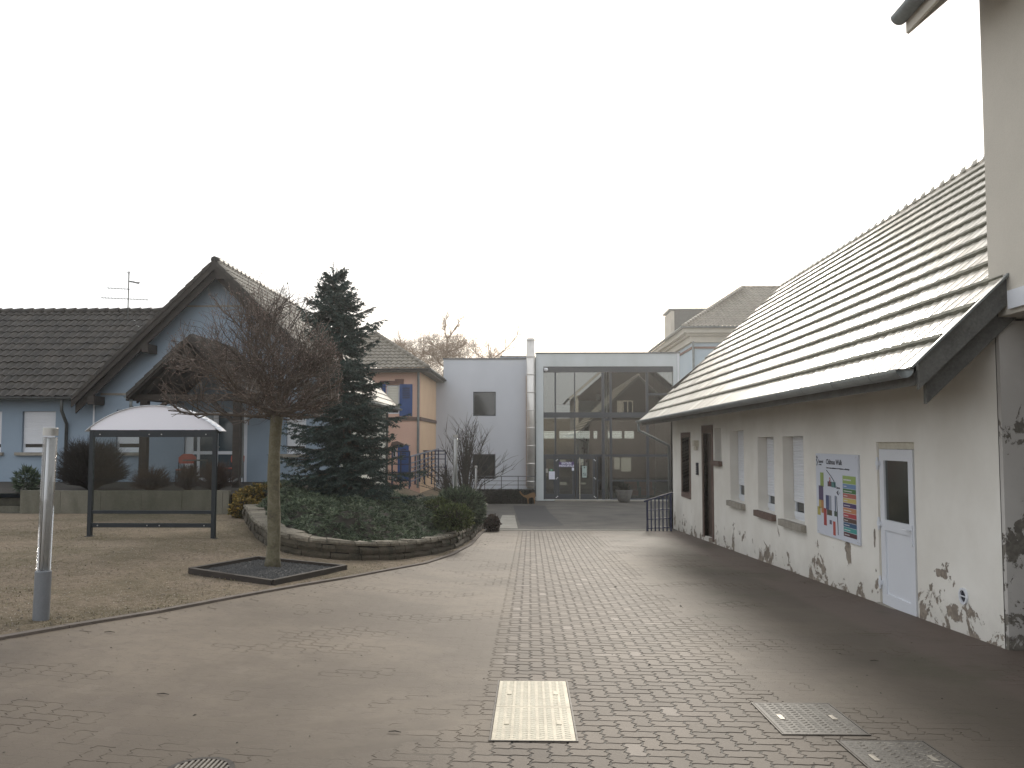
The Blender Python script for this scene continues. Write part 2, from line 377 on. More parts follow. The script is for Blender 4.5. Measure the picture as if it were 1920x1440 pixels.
M['plate_dark_base'] = mat('steel_plate_ground', (.075, .068, .058), (.035, .03, .025), 7, .6, .2, 60)
M['iron'] = mat('cast_iron', (.07, .06, .05), (.03, .026, .022), 9, .6, .3, 60, metal=.3)
M['tube'] = glass('clear_tube', (.84, .85, .86), .06)
M['glow'] = mat('unlit_white_tube', (.85, .85, .85), (.8, .8, .8), 1, .4)
M['shelter_glass'] = glass('shelter_glass', (.78, .80, .80), .02)
M['facade_glass'] = glass('facade_glass', (.55, .60, .60), .17, .01, (.97, .95, .90))
M['window_glass'] = mat('dark_window', (.02, .024, .026), (.012, .014, .016), 1, .06, spec=.9)
M['door_glass'] = mat('door_pane', (.018, .022, .02), (.03, .034, .03), 2, .12, spec=.7)
M['bark'] = mat('lichen_bark', (.19, .165, .125), (.075, .065, .05), 7, .95, .9, 40, c3=(.135, .122, .075))
M['twig'] = leafmat('red_brown_twig', (.055, .042, .035), (.115, .09, .074), (.23, .185, .155))
M['bud'] = mat('bud', (.30, .22, .17), (.16, .07, .05), 20, .35, 0, 60, spec=.8)
M['greybark'] = mat('grey_bark', (.16, .13, .105), (.09, .075, .06), 6, .9, .3, 40)
M['dead'] = mat('dead_shrub_twig', (.085, .055, .04), (.045, .03, .024), 5, .8)
M['deaddark'] = mat('dark_shrub_twig', (.040, .032, .026), (.02, .017, .014), 5, .8)
M['far_bark'] = mat('far_bark', (.36, .27, .19), (.26, .19, .13), 2, .9)  # bark colour lightened to paint in distance haze
M['needle'] = leafmat('spruce_needle', (.018, .034, .031), (.045, .073, .064), (.095, .135, .115))
M['juniper'] = leafmat('juniper', (.028, .043, .028), (.09, .12, .072), (.20, .235, .145), scale=1.8)
M['juniper_y'] = leafmat('yellow_green_conifer', (.03, .045, .018), (.085, .11, .04), (.19, .20, .07))
M['soil'] = mat('dark_soil', (.055, .047, .038), (.028, .025, .02), 5, .95, .5, 60)
M['leafy'] = leafmat('yellow_leaf', (.06, .065, .025), (.19, .14, .045), (.48, .32, .08), scale=5)
M['rosemary'] = leafmat('rosemary_leaf', (.03, .045, .028), (.06, .085, .05), (.12, .15, .09))
M['hedge'] = mat('dark_hedge', (.022, .026, .018), (.010, .012, .009), 4, .8, 0, 40)
M['gravel'] = mat('dark_gravel', (.13, .13, .13), (.03, .03, .03), 14, .9, .8, 90, fine=.7)
M['stonewall'] = mat('mossy_stone', (.09, .073, .056), (.028, .025, .019), 4, .95, .7, 30, c3=(.07, .06, .042))
M['pebble'] = leafmat('pebble', (.26, .225, .18), (.38, .34, .28), (.58, .54, .47))
M['deadleaf'] = leafmat('dead_leaf', (.035, .028, .02), (.09, .065, .04), (.20, .14, .08))
M['stonecap'] = mat('pale_stone_cap', (.26, .23, .18), (.05, .045, .033), 2, .95, .5, 30)
M['redplastic'] = mat('red_chair', (.42, .085, .05), (.34, .07, .045), 3, .4)
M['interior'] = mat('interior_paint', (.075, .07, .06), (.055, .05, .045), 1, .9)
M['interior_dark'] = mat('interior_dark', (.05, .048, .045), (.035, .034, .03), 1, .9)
M['counter'] = mat('white_counter', (.62, .66, .64), (.56, .6, .58), 1, .5)
M['blind'] = mat('pale_blind', (.75, .72, .62), (.68, .65, .56), 1, .6)
M['purple'] = mat('purple_sign', (.085, .05, .17), (.075, .045, .15), 1, .5)
M['paper'] = mat('paper', (.72, .74, .85), (.68, .7, .8), 1, .7)
M['mint'] = mat('mint_sticker', (.38, .47, .45), (.35, .44, .42), 1, .6)
M['green'] = mat('green_sign', (.03, .22, .10), (.03, .20, .09), 1, .5)
M['black'] = mat('black_ink', (.03, .03, .04), (.02, .02, .03), 1, .6)
M['board'] = mat('sign_panel', (.60, .63, .70), (.56, .59, .66), .7, .4)
M['opal'] = mat('white_canopy_panel', (.90, .89, .96), (.87, .86, .93), .5, .45)
M['deer'] = mat('rusty_cutout', (.20, .115, .05), (.14, .08, .035), 6, .8)
M['pot'] = mat('concrete_pot', (.17, .165, .155), (.09, .09, .082), 7, .9, .3, 60)
M['cornice'] = mat('cream_cornice', (.52, .49, .42), (.46, .43, .37), 1.5, .85, .1, 60)
M['parapet'] = mat('grey_coping', (.13, .14, .15), (.10, .105, .11), 2, .5, metal=.3)
def flat(c): return mat('print_%02d%02d%02d' % tuple(int(x*99) for x in c), c, tuple(x*.93 for x in c), 1, .5)
M['lintel'] = mat('brown_lintel', (.22, .12, .095), (.15, .085, .065), 5, .85, .3, 60)
M['grass'] = leafmat('dry_grass', (.09, .085, .04), (.19, .165, .09), (.32, .28, .17))
# ================================================================== GROUND
def grid(xs, ys, z, skip=None):
    b = MB(); nx = len(xs)
    for y in ys:
        for x in xs: b.v.append((x, y, z(x, y)))
    for j in range(len(ys)-1):
        for i in range(nx-1):
            if skip and skip((xs[i]+xs[i+1])/2, (ys[j]+ys[j+1])/2): continue
            a = j*nx+i; b.f.append((a, a+1, a+nx+1, a+nx))
    return b
def fr(a, b, s):
    n = max(1, round((b-a)/s)); return [a+(b-a)*i/n for i in range(n+1)]
KP = [gr(x, y) for x, y in ((-260,1236),(0,1200),(130,1177),(300,1149),(450,1120),(560,1100),(650,1085),(740,1068),(800,1057),(850,1041),(885,1022),(905,1000),(912,996))]
def kerb_x(y):
    p = KP
    if y <= p[0].y: return p[0].x-(p[0].y-y)*1.6
    for a, b in zip(p, p[1:]):
        if a.y <= y <= b.y: return a.x+(b.x-a.x)*(y-a.y)/max(1e-6, b.y-a.y)
    return p[-1].x
xs = [-300,-150,-80,-50]+fr(-30, 12, .5)[0:]+[20,40,80,150,300]; ys = [-300,-100,-40,-20,-10]+fr(-5, 60, .5)+[80,120,200,500]
def gz(x, y):
    z = gh(x, y)-.03
    if x < kerb_x(y)-.05 and y < 25: z = gh(x, y)+.01*noise.noise(Vector((x*.8, y*.8, 0)))
    return z
struct(grid(xs, ys, gz).build('ground', M['lawn'], smooth=True), 'sparse brown and green gravelly lawn')
lx = fr(-17, 0, .25)
g2 = MB()                       # fine lawn up to the kerb
yy = fr(2.5, 23.5, .25)
for y in yy:
    kx = kerb_x(y)-.04
    for i in range(41):
        x = kx-(i/40)**1.6*16; g2.v.append((x, y, gh(x, y)+.006+.018*noise.noise(Vector((x*1.2, y*1.2, 0)))*min(1, i/4)+.006*noise.noise(Vector((x*6, y*6, 1)))))
for j in range(len(yy)-1):
    for i in range(40):
        a = j*41+i; g2.f.append((a+1, a, a+41, a+42))
struct(g2.build('lawn', M['lawn'], smooth=True), 'worn lawn with pebbles and moss')
# joints bed and interlocking pavers
YE = gr(1100, 995).y
jy = fr(-3, YE, .5); jb = MB()
for y in jy:
    kx = kerb_x(y)
    for i in range(25):
        x = kx+(9-kx)*i/24; jb.v.append((x, y, gh(x, y)-.0030))
for j in range(len(jy)-1):
    for i in range(24):
        a = j*25+i; jb.f.append((a, a+1, a+26, a+25))
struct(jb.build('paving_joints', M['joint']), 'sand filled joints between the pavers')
Uu = .1125; jit = {}
def ed(i, j, hor):
    """wavy unit edge of the paver lattice"""
    if hor: return [(i+.22, j+.05), (i+.5, j), (i+.78, j-.05)]
    return [(i+.0, j+.12), (i+.15, j+.36), (i-.15, j+.64), (i, j+.88)]
def rim(i, j, w_, h_):
    p = []
    for k in range(w_): p.append((i+k, j)); p += ed(i+k, j, 1)
    for k in range(h_): p.append((i+w_, j+k)); p += ed(i+w_, j+k, 0)
    for k in reversed(range(w_)): p.append((i+k+1, j+h_)); p += list(reversed(ed(i+k, j+h_, 1)))
    for k in reversed(range(h_)): p.append((i, j+k+1)); p += list(reversed(ed(i, j+k, 0)))
    return p
pv = MB(); gap = .0038
for j in range(int(1.5/Uu), int(YE/Uu)-1):
    for i in range(-120, int(4.7/Uu)):
        x = i*Uu; y = j*Uu
        if x < kerb_x(y)+.1 or (abs(x) > 1.2+y*.75 and x < 0): continue
        c = (i-j) % 4
        if c == 0: w_, h_ = 2, 1
        elif c == 3: w_, h_ = 1, 2
        else: continue
        cx = (i+w_/2)*Uu; cy = (j+h_/2)*Uu
        cl = (-.3 < cx < 1.75+.3*noise.noise(Vector((cx, cy, 0)))) or (cy < 5.2 and -.9 < cx < 2.3); fl_ = not cl and noise.noise(Vector((cx*.8, cy*1.6, 4)))+.25*random.random() < .38; gap = .0060 if cl else (.0003 if fl_ else .002)
        sx = 1-2*gap/(w_*Uu); sy = 1-2*gap/(h_*Uu); dz = random.uniform(-.0006, .0006); tx = random.uniform(-.003, .003); ty = random.uniform(-.003, .003)
        tx, ty, dz = (tx*.3, ty*.3, dz*.3) if fl_ else (tx, ty, dz); pts = rim(i, j, w_, h_); n = len(pts); b0 = len(pv.v)
        top = []; low = []
        for a, b in pts:
            X = cx+(a*Uu-cx)*sx; Y = cy+(b*Uu-cy)*sy
            z = gh(X, Y)+dz+(X-cx)*tx+(Y-cy)*ty
            k_ = .999 if fl_ else .965; top.append((cx+(X-cx)*k_, cy+(Y-cy)*k_, z)); low.append((X, Y, z-(.0015 if fl_ else .0035)))
        pv.v += low+top
        pv.f.append(tuple(b0+n+k for k in range(n)))
        for k in range(n): pv.f.append((b0+k, b0+(k+1) % n, b0+n+(k+1) % n, b0+n+k))
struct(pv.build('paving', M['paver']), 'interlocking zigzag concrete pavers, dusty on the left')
kb = MB()
for a, b in zip(KP, KP[1:]):
    d = (b-a); d.z = 0; d.normalize(); n = Vector((-d.y, d.x, 0))*.09
    L = (b-a).length; m = max(1, round(L/.9))
    for k in range(m):
        p = a.lerp(b, k/m)+d*.004; q = a.lerp(b, (k+1)/m)-d*.004
        u = Vector((0, 0, .022+random.uniform(-.004, .004))); dn = Vector((0,0,-.06))
        kb.add([p+dn, q+dn, q+n+dn, p+n+dn, p+u, q+u, q+n+u, p+n+u], [(0,3,2,1),(4,5,6,7),(0,1,5,4),(1,2,6,5),(2,3,7,6),(3,0,4,7)])
struct(kb.build('kerb', M['kerbstone']), 'narrow kerb along the lawn')
# lower court
lc = MB(); cy_ = fr(YE, 44, 1.)
for y in cy_:
    for i in range(21):
        x = -3.5+i*.75; lc.v.append((x, y, gh(max(x, -.0), y)-.006))
for j in range(len(cy_)-1):
    for i in range(20):
        a = j*21+i; lc.f.append((a, a+1, a+22, a+21))
struct(lc.build('courtyard_asphalt', M['asphalt']), 'pale worn asphalt in front of the entrance')
def sheet(px, lift, m, name, label=None):
    b = MB(); ps = [gr(x, y, 0) for x, y in px]
    for p in ps: p.z = gh(max(0, p.x), p.y)+lift
    b.add(ps, [tuple(reversed(range(len(ps))))]); return struct(b.build(name, m), label)
sheet([(962,948),(1022,948),(1028,958),(1040,970),(1057,985),(1010,988),(976,985),(968,966)], .002, M['asphalt_dark'], 'asphalt_patch', 'dark fresh asphalt patch')
sheet([(942,966),(965,966),(971,991),(930,991)], .0035, M['concrete'], 'concrete_path', 'pale concrete strip')
st = MB(); a = gr(918, 996); b = gr(1262, 996)
st.box(a.x, YE-.02, a.z-.2, b.x, YE+.16, gh(2, YE)+.012); struct(st.build('concrete_edging', M['concrete']), 'pale concrete edging across the drive')
th = MB(); th.box(1.3, 42.3, -1.7, 9.2, 42.98, gh(2, 42.3)+.03); struct(th.build('entrance_threshold', M['concrete']))
# ================================================================== LONG LOW BUILDING ON THE RIGHT
WX = 4.45; Y0 = 7.72; Y1 = 25.42; EX = 3.58; EZ = 2.27; SL = R_(43.5)
T = math.tan(SL); RX = 8.2; RZ = EZ+(RX-EX)*T
shed = thing('long_building', 'long low cream building with peeling paint and a steep pale tiled roof', 'building', (WX, Y0, gh(WX, Y0)))
def opn(x0, x1, y0, y1):
    a = onx(x0, y0, WX); c = onx(x1, y1, WX)
    ya, yb = c.y, a.y; za, zb = onx((x0+x1)/2, y1, WX).z, onx((x0+x1)/2, y0, WX).z
    return (ya, yb, za, zb)
W = {}
W['a'] = opn(1279, 1294, 820, 924); W['door'] = opn(1319, 1337, 812, 1008); W['b'] = opn(1338.8, 1353, 803, 864)
W['c'] = opn(1368, 1396, 807, 941); W['d'] = opn(1420, 1453, 819, 960); W['e'] = opn(1467, 1509, 818, 978)
dr = opn(1643, 1722, 829, 1142); W['wd'] = (dr[0], dr[1], dr[2]-.03, dr[3])
zb = -2.2; wtop = EZ+(WX-EX)*T-.16
ops = [(a-Y0, b-Y0, c-zb, d-zb) for a, b, c, d in W.values()]
b = MB(); wallg(b, (WX, Y0, zb), (0,1,0), (0,0,1), (-1,0,0), Y1-Y0, wtop-zb, ops, .26)
b.build('wall', M['cream'], shed)
b = MB(); b.ext([(WX+.001,Y1+.01,3.3),(2*RX-WX,Y1+.01,3.3),(RX,Y1+.01,RZ-.22)], (0,.04,0)); b.build('gable_cladding', M['wood_dark'], shed)
b = MB(); b.box(7.0, Y1+.051, 3.75, 7.8, Y1+.10, 4.75); gw = b.build('window', M['white_old'], shed); b = MB(); b.box(7.08, Y1+.101, 3.83, 7.36, Y1+.11, 4.67); b.box(7.44, Y1+.101, 3.83, 7.72, Y1+.11, 4.67); b.build('pane', M['window_glass'], gw)
b = MB(); b.box(6.6, Y1+.051, 3.75, 6.97, Y1+.09, 4.75); b.build('window_shutter', M['cornice'], shed)
b = MB(); b.ext([(WX,Y1,zb),(2*RX-WX,Y1,zb),(2*RX-WX,Y1,wtop),(RX,Y1,RZ-.2),(WX,Y1,wtop)], (0,-.25,0))
b.ext([(WX+.27,Y0+.02,zb),(2*RX-WX,Y0+.02,zb),(2*RX-WX,Y0+.02,wtop),(RX,Y0+.02,RZ-.2),(WX+.27,Y0+.02,wtop)], (0,.25,0))
b.box(2*RX-WX-.25, Y0+.3, zb, 2*RX-WX-.002, Y1-.3, wtop); b.build('gable_wall', M['cream_pink'], shed)
RL = (RX-EX)/math.cos(SL); RY0 = Y0-.20; RY1 = Y1+.5
b = MB(); U = Vector((0,1,0)); V = Vector((math.cos(SL),0,math.sin(SL)))
ms = MB(); tiles(b, (EX-.03, RY0, EZ), U, V, RL, .42, .215, .030, FLAT, lambda v: 0, lambda v: RY1-RY0, .005, moss_shade=ms)
V2 = Vector((-math.cos(SL),0,math.sin(SL)))
tiles(b, (2*RX-EX, RY0, EZ), U, V2, RL, .355, 1.2, .03, [(0,0),(.5,.003)], lambda v: 0, lambda v: RY1-RY0)
roof = b.build('roof', M['rooftile'], shed); ms.build('moss', M['moss'], roof)
b = MB()
k = 0; y = RY0
while y < RY1-.3:
    prev = None; r = .12
    b.tube([(RX, y, RZ-.01), (RX, y+.40, RZ-.005)], [r*1.0, r*1.06], 12); y += .38
b.build('ridge_cap', M['rooftile'], roof, True)
b = MB(); nn = Vector((-math.sin(SL),0,math.cos(SL))); n2 = Vector((math.sin(SL),0,math.cos(SL)))
e = Vector((EX,RY0+.03,EZ))-nn*.03; r_ = Vector((RX,RY0+.03,RZ))-Vector((0,0,.04)); e2 = Vector((2*RX-EX,RY0+.03,EZ))-n2*.03
b.ext([e, r_, e2, e2-Vector((0,0,.12)), r_-Vector((0,0,.18)), e-Vector((0,0,.12))], (0, RY1-RY0-.06, 0)); b.build('soffit', M['wood_grey'], shed)
b = MB()
def verge(yy, off, h, t, x0=EX-.1, x1=RX):
    p = Vector((x0, yy, EZ+(x0-EX)*T))+Vector((0,0,off)); q = Vector((x1, yy, EZ+(x1-EX)*T))+Vector((0,0,off))
    b.ext([p, q, q-Vector((0,0,h)), p-Vector((0,0,h))], (0, t, 0))
verge(RY0-.05, .07, .27, .045, EX+.02); b.build('verge_board', M['wood_grey'], shed)
b = MB(); verge(RY0+.10, -.23, .23, .06, EX+.16); b.build('rafter', M['wood_grey'], shed)
b = MB(); p = Vector((EX-.06, RY0-.07, EZ+.075-.06*T)); q = Vector((RX, RY0-.07, RZ+.075)); b.bar(p, q, .05, .02); b.build('verge_flashing', M['zinc'], shed)
# gutter: half-round channel
def gutter(mb, p, q, r=.075, n=8):
    p = Vector(p); q = Vector(q); d = (q-p).normalized(); s = d.cross(Vector((0,0,1))).normalized()
    pr = [s*(r*math.cos(math.pi*k/n))+Vector((0,0,-r*math.sin(math.pi*k/n))) for k in range(n+1)]
    pr2 = [x*.93+Vector((0,0,.0)) for x in reversed(pr)]
    full = pr+pr2; m = len(full); mb.add([p+x for x in full]+[q+x for x in full], [(k, (k+1) % m, (k+1) % m+m, k+m) for k in range(m)]+[tuple(range(n+1)), tuple(m+k for k in reversed(range(n+1)))])
    L = (q-p).length; k = .6
    while k < L:
        c = p+d*k; mb.add([c-d*.012+x*1.06 for x in pr]+[c+d*.012+x*1.06 for x in pr], [(i, i+1, i+n+2, i+n+1) for i in range(n)]); k += 1.
b = MB(); gutter(b, (EX-.1, RY0-.03, EZ+.01), (EX-.1, RY1, EZ+.01), .085)
gt = b.build('gutter', M['zinc'], shed, True)
a = Vector((EX-.1, RY1-.15, EZ-.08))
b = MB(); b.tube([a, a-Vector((0,0,.22)), a+Vector((.2,-.1,-.32)), Vector((WX-.08, RY1-.5, EZ-.78)), Vector((WX-.06, Y1+.03, EZ-.86)), Vector((WX-.06, Y1+.03, -1.1))], .045, 8)
b.build('downpipe', M['zinc'], shed, True)
# windows of the long building
def rwin(key, shut, sill, stone=None):
    ya, yb, za, zc = W[key]; x = WX+.20
    f = MB(); fw = .05
    for (p, q) in (((ya,za),(ya+fw,zc)),((yb-fw,za),(yb,zc)),((ya+fw,zc-fw),(yb-fw,zc)),((ya+fw,za),(yb-fw,za+fw))): f.box(x, p[0], p[1], x+.05, q[0], q[1])
    wn = f.build('window', M['white'], shed)
    g_ = MB(); g_.box(x+.025, ya+fw, za+fw, x+.035, yb-fw, zc-fw); g_.build('pane', M['window_glass'], wn)
    if shut:
        h0 = za+(zc-za)*shut; s_ = MB(); slats(s_, (x-.012, ya+.01, h0), (0,1,0), (0,0,1), (-1,0,0), yb-ya-.02, zc-h0); s_.build('roller_shutter', M['shutter'], wn)
        s_ = MB(); s_.box(x-.03, ya+fw, za+fw, x-.002, yb-fw, za+fw+.09); s_.box(x-.02, (ya+yb)/2-.02, za+fw+.091, x-.003, (ya+yb)/2+.02, h0-.001); s_.build('sash', M['white'], wn)
    if sill:
        s_ = MB(); s_.box(WX-.09, ya-.07, za-.115, WX+.24, yb+.05, za-.002); s_.build('sill', M[sill], wn)
rwin('b', 0, 'brown_stone'); rwin('c', .22, 'stone_sill'); rwin('d', .20, 'brown_stone'); rwin('e', .21, 'stone_sill')
# far brown framed window
ya, yb, za, zc = W['a']; b = MB(); e = .14
for p, q in (((ya-e,za-e),(ya,zc+e)),((yb,za-e),(yb+e,zc+e)),((ya,zc),(yb,zc+e)),((ya,za-e),(yb,za))): b.box(WX-.02, p[0], p[1], WX+.24, q[0], q[1])
wn = b.build('window', M['brown_stone'], shed); b = MB(); slats(b, (WX+.21, ya, za+.3), (0,1,0), (0,0,1), (-1,0,0), yb-ya, zc-za-.3); b.build('roller_shutter', M['shutter'], wn)
b = MB(); b.box(WX+.215, ya, za, WX+.225, yb, za+.3); b.build('pane', M['window_glass'], wn)
# brown door
ya, yb, za, zc = W['door']; za -= .03; b = MB(); e = .15
for p, q in (((ya-e,za),(ya,zc+e+.05)),((yb,za),(yb+e,zc+e+.05)),((ya,zc),(yb,zc+e+.05))): b.box(WX-.025, p[0], p[1], WX+.2, q[0], q[1])
fd = b.build('door_surround', M['brown_stone'], shed)
b = MB(); b.box(WX+.10, ya, za, WX+.14, yb, zc); b.box(WX+.08, ya+.1, za+.9, WX+.105, yb-.1, zc-.15); b.box(WX+.08, ya+.1, za+.15, WX+.105, yb-.1, za+.75); b.build('door', M['door_brown'], fd)
a = onx(1308.5, 832, WX); b = MB(); b.box(WX-.12, a.y-.12, a.z-.07, WX, a.y+.12, a.z+.09); b.tube([(WX-.07,a.y-.02,a.z-.08),(WX-.07,a.y-.02,a.z-.17)], .05, 8); b.build('wall_lamp', M['white_old'], shed)
a = onx(1309, 879, WX); b = MB(); b.box(WX-.05, a.y-.07, a.z-.16, WX, a.y+.07, a.z+.16); ic = b.build('intercom', M['black'], shed)
b = MB(); [b.box(WX-.058, a.y-.04, a.z-.11+i*.055, WX-.05, a.y+.04, a.z-.085+i*.055) for i in range(4)]; b.build('button', M['alu'], ic)
# white door
ya, yb, za, zc = W['wd']; x = WX+.05; wd = MB(); f = .055
for p, q in (((ya,za),(ya+f,zc)),((yb-f,za),(yb,zc)),((ya+f,zc-f-.03),(yb-f,zc))): wd.box(x-.02, p[0], p[1], x+.06, q[0], q[1])
wd.build('door_frame', M['white_old'], shed)
a0, a1 = ya+f+.004, yb-f-.004; t0 = zc-f-.034; dh = t0-za; b = MB(); s_ = .12; zw0 = za+.95+.13; 
b.box(x-.045, a0, za+.02, x+.01, a0+s_, t0); b.box(x-.045, a1-s_, za+.02, x+.01, a1, t0)
b.box(x-.045, a0+s_, t0-.14, x+.01, a1-s_, t0); b.box(x-.045, a0+s_, za+.95, x+.01, a1-s_, zw0); b.box(x-.045, a0+s_, za+.02, x+.01, a1-s_, za+.16)
door = b.build('door', M['white'], shed)
b = MB(); b.box(x-.026, a0+s_, za+.16, x+.0, a1-s_, za+.95); b.build('door_panel', M['white'], door)
b = MB(); b.box(x-.02, a0+s_, zw0, x-.01, a1-s_, t0-.14); b.build('pane', M['door_glass'], door)
hy = a0+.055; hz = za+.98
b = MB(); b.box(x-.058, hy-.02, hz-.14, x-.044, hy+.02, hz+.10); b.tube([(x-.06,hy,hz+.04),(x-.10,hy,hz+.04),(x-.10,hy+.13,hz+.04)], .010, 8); b.build('handle', M['white'], door)
for z in (za+.28, za+1.02, za+1.78):
    b = MB(); b.tube([(x-.06, a1+.02, z-.08), (x-.06, a1+.02, z-.03)], .016, 8); b.box(x-.075, a1-.03, z-.028, x-.04, a1+.045, z+.028); b.tube([(x-.06, a1+.02, z+.03), (x-.06, a1+.02, z+.08)], .016, 8); b.build('hinge', M['white'], door)
b = MB(); b.box(WX-.03, ya-.04, za-.02, WX+.2, yb+.02, za+.018); b.build('doorstep', M['concrete'], shed)
a = onx(1808, 1118, WX); b = MB(); n = 20
for k in range(n):
    t0_, t1_ = 2*math.pi*k/n, 2*math.pi*(k+1)/n; R1, R0 = .085, .062
    P_ = lambda r, t, xx: (xx, a.y+r*math.cos(t)*.9, a.z+r*math.sin(t))
    b.quad(P_(R0,t0_,WX-.02), P_(R0,t1_,WX-.02), P_(R1,t1_,WX-.02), P_(R1,t0_,WX-.02)); b.quad(P_(R1,t0_,WX-.02), P_(R1,t1_,WX-.02), P_(R1,t1_,WX+.01), P_(R1,t0_,WX+.01))
    b.quad(P_(R0,t0_,WX-.02), P_(R0,t1_,WX-.02), P_(R0,t1_,WX-.002), P_(R0,t0_,WX-.002))
b.box(WX-.018, a.y-.056, a.z-.006, WX-.01, a.y+.056, a.z+.006)
vn = b.build('air_vent', M['white'], shed, False)
b = MB(); b.add([(WX-.004, a.y+.06*math.cos(2*math.pi*k/n)*.9, a.z+.06*math.sin(2*math.pi*k/n)) for k in range(n)], [tuple(reversed(range(n)))]); b.build('grille', M['black'], vn)
# ---- information board
TXT = []
def text(s, size, m, parent, origin, U, V, name='lettering', bold=0., align='LEFT', xs_=1.):
    cu = bpy.data.curves.new('t', 'FONT'); cu.body = s; cu.size = size; cu.align_x = align; cu.offset = bold; cu.resolution_u = 2; cu.extrude = .001
    o = bpy.data.objects.new('t', cu); COL.objects.link(o)
    dg = bpy.context.evaluated_depsgraph_get(); me = bpy.data.meshes.new_from_object(o.evaluated_get(dg)); bpy.data.objects.remove(o); bpy.data.curves.remove(cu)
    O = Vector(origin); U = Vector(U); V = Vector(V); N = U.cross(V); b = MB()
    b.add([O+U*(v.co.x*xs_)+V*v.co.y+N*v.co.z for v in me.vertices], [tuple(p.vertices) for p in me.polygons]); bpy.data.meshes.remove(me)
    return b.build(name, m, parent)
BX = WX-.03
p0 = onx(1527, 850, BX); p1 = onx(1611, 1022, BX); q0 = onx(1608, 853, BX); q1 = onx(1535, 1000, BX)
by0, by1 = (p1.y+q0.y)/2, (p0.y+q1.y)/2; bz1 = (p0.z+q0.z)/2; bz0 = (p1.z+q1.z)/2
BW, BH = by1-by0, bz1-bz0
bd = thing('information_board', 'white site map board with coloured legend on the cream wall left of the white door', 'sign', (WX, (by0+by1)/2, bz0))
b = MB(); b.box(BX, by0, bz0, WX-.002, by1, bz1); b.build('panel', M['board'], bd)
BP = lambda u, v, d=.002: Vector((BX-d, by1-u*BW, bz1-v*BH))     # u from left, v from top
def rect(u0, v0, u1, v1, c, d=.0015, name='coloured_block'):
    b = MB(); b.add([BP(u0,v1,d), BP(u1,v1,d), BP(u1,v0,d), BP(u0,v0,d)], [(0,1,2,3)]); return b.build(name, flat(c), bd)
text('Château Walk', .105, M['black'], bd, BP(.27, .125), (0,-1,0), (0,0,1), bold=.001)
text('Centre de soins ambulatoires et de réadaptation en addictologie', .0335, M['black'], bd, BP(.27, .178), (0,-1,0), (0,0,1))
text('Saumel', .07, M['black'], bd, BP(.07, .115), (0,-1,0), (0,0,1)); text('en Alsace', .03, M['black'], bd, BP(.08, .145), (0,-1,0), (0,0,1))
b = MB(); b.tube([BP(.05,.05), BP(.02,.08), BP(.045,.11), BP(.03,.15)], .006, 5); b.tube([BP(.03,.04), BP(.034,.05)], .012, 6); b.build('logo', M['black'], bd)
B_ = [(.11,.235,.20,.41,(.26,.34,.10)),(.065,.40,.185,.58,(.09,.07,.14)),(.065,.575,.125,.68,(.46,.35,.12)),(.125,.575,.19,.735,(.42,.20,.08)),(.02,.665,.105,.77,(.42,.36,.10)),
      (.30,.335,.395,.395,(.10,.05,.06)),(.395,.335,.50,.40,(.08,.20,.20)),(.245,.505,.325,.68,(.07,.09,.18)),(.325,.505,.385,.68,(.30,.32,.38)),(.47,.495,.495,.68,(.10,.13,.20)),
      (.27,.68,.395,.745,(.08,.07,.05)),(.45,.68,.515,.74,(.06,.09,.07)),(.185,.67,.26,.88,(.36,.06,.06)),(.33,.80,.385,.85,(.10,.10,.14)),(.415,.805,.475,1.03,(.44,.09,.07))]
for u0, v0, u1, v1, c in B_: rect(u0, v0, u1, min(.97, v1), c)
LG = [(.29,.40,.12),(.15,.25,.42),(.06,.17,.06),(.40,.13,.10),(.52,.42,.13),(.08,.05,.14),(.48,.22,.11),(.40,.06,.07),(.10,.06,.05),(.04,.10,.19),(.06,.30,.28),(.10,.04,.05)]
hs = [.095]+[.055]*5+[.062]+[.055]*5; v = .245; sc_ = .70/sum(hs)
for i, (c, h) in enumerate(zip(LG, hs)):
    h *= sc_; rect(.665, v, .955, v+h-.004, c, name='legend_row'); rect(.685, v+h*.42, .685+random.Random(i).uniform(.05, .19), v+h*.58, (.6,.6,.6), .003, 'legend_line'); v += h
b = MB(); pts = [BP(.28,.2,.004), BP(.38,.26,.004), BP(.46,.32,.004), BP(.495,.40,.004)]; b.tube(pts, .005, 4); b.tube([BP(.52,.5,.004), BP(.54,.95,.004)], .004, 4); b.build('map_line', M['black'], bd)
b = MB(); b.bar(BP(.53,.455,.004), BP(.60,.455,.004), .004, .012, (1,0,0)); b.bar(BP(.53,.455,.004), BP(.565,.43,.004), .004, .012, (1,0,0)); b.bar(BP(.53,.455,.004), BP(.565,.48,.004), .004, .012, (1,0,0)); b.build('arrow', M['black'], bd)
text('Entrée', .05, M['black'], bd, BP(.515, .41), (0,-1,0), (0,0,1))
b = MB(); c = BP(.36, .31, .004); b.add([c+Vector((0,.026*math.cos(t*math.pi/8),.032*math.sin(t*math.pi/8))) for t in range(16)]+[c+Vector((0,0,-.075))], [tuple(reversed(range(16))), (9,16,15)]); b.build('map_pin', flat((.45,.05,.05)), bd)
b = MB(); c = BP(.36, .31, .0055); b.add([c+Vector((0,.010*math.cos(t*math.pi/6),.014*math.sin(t*math.pi/6))) for t in range(12)], [tuple(reversed(range(12)))]); b.build('map_pin_hole', M['paper'], bd)
for u in (.03,.97):
    for v_ in (.03,.97): b = MB(); b.tube([BP(u,v_,0), BP(u,v_,.005)], .007, 6); b.build('screw', M['alu'], bd)
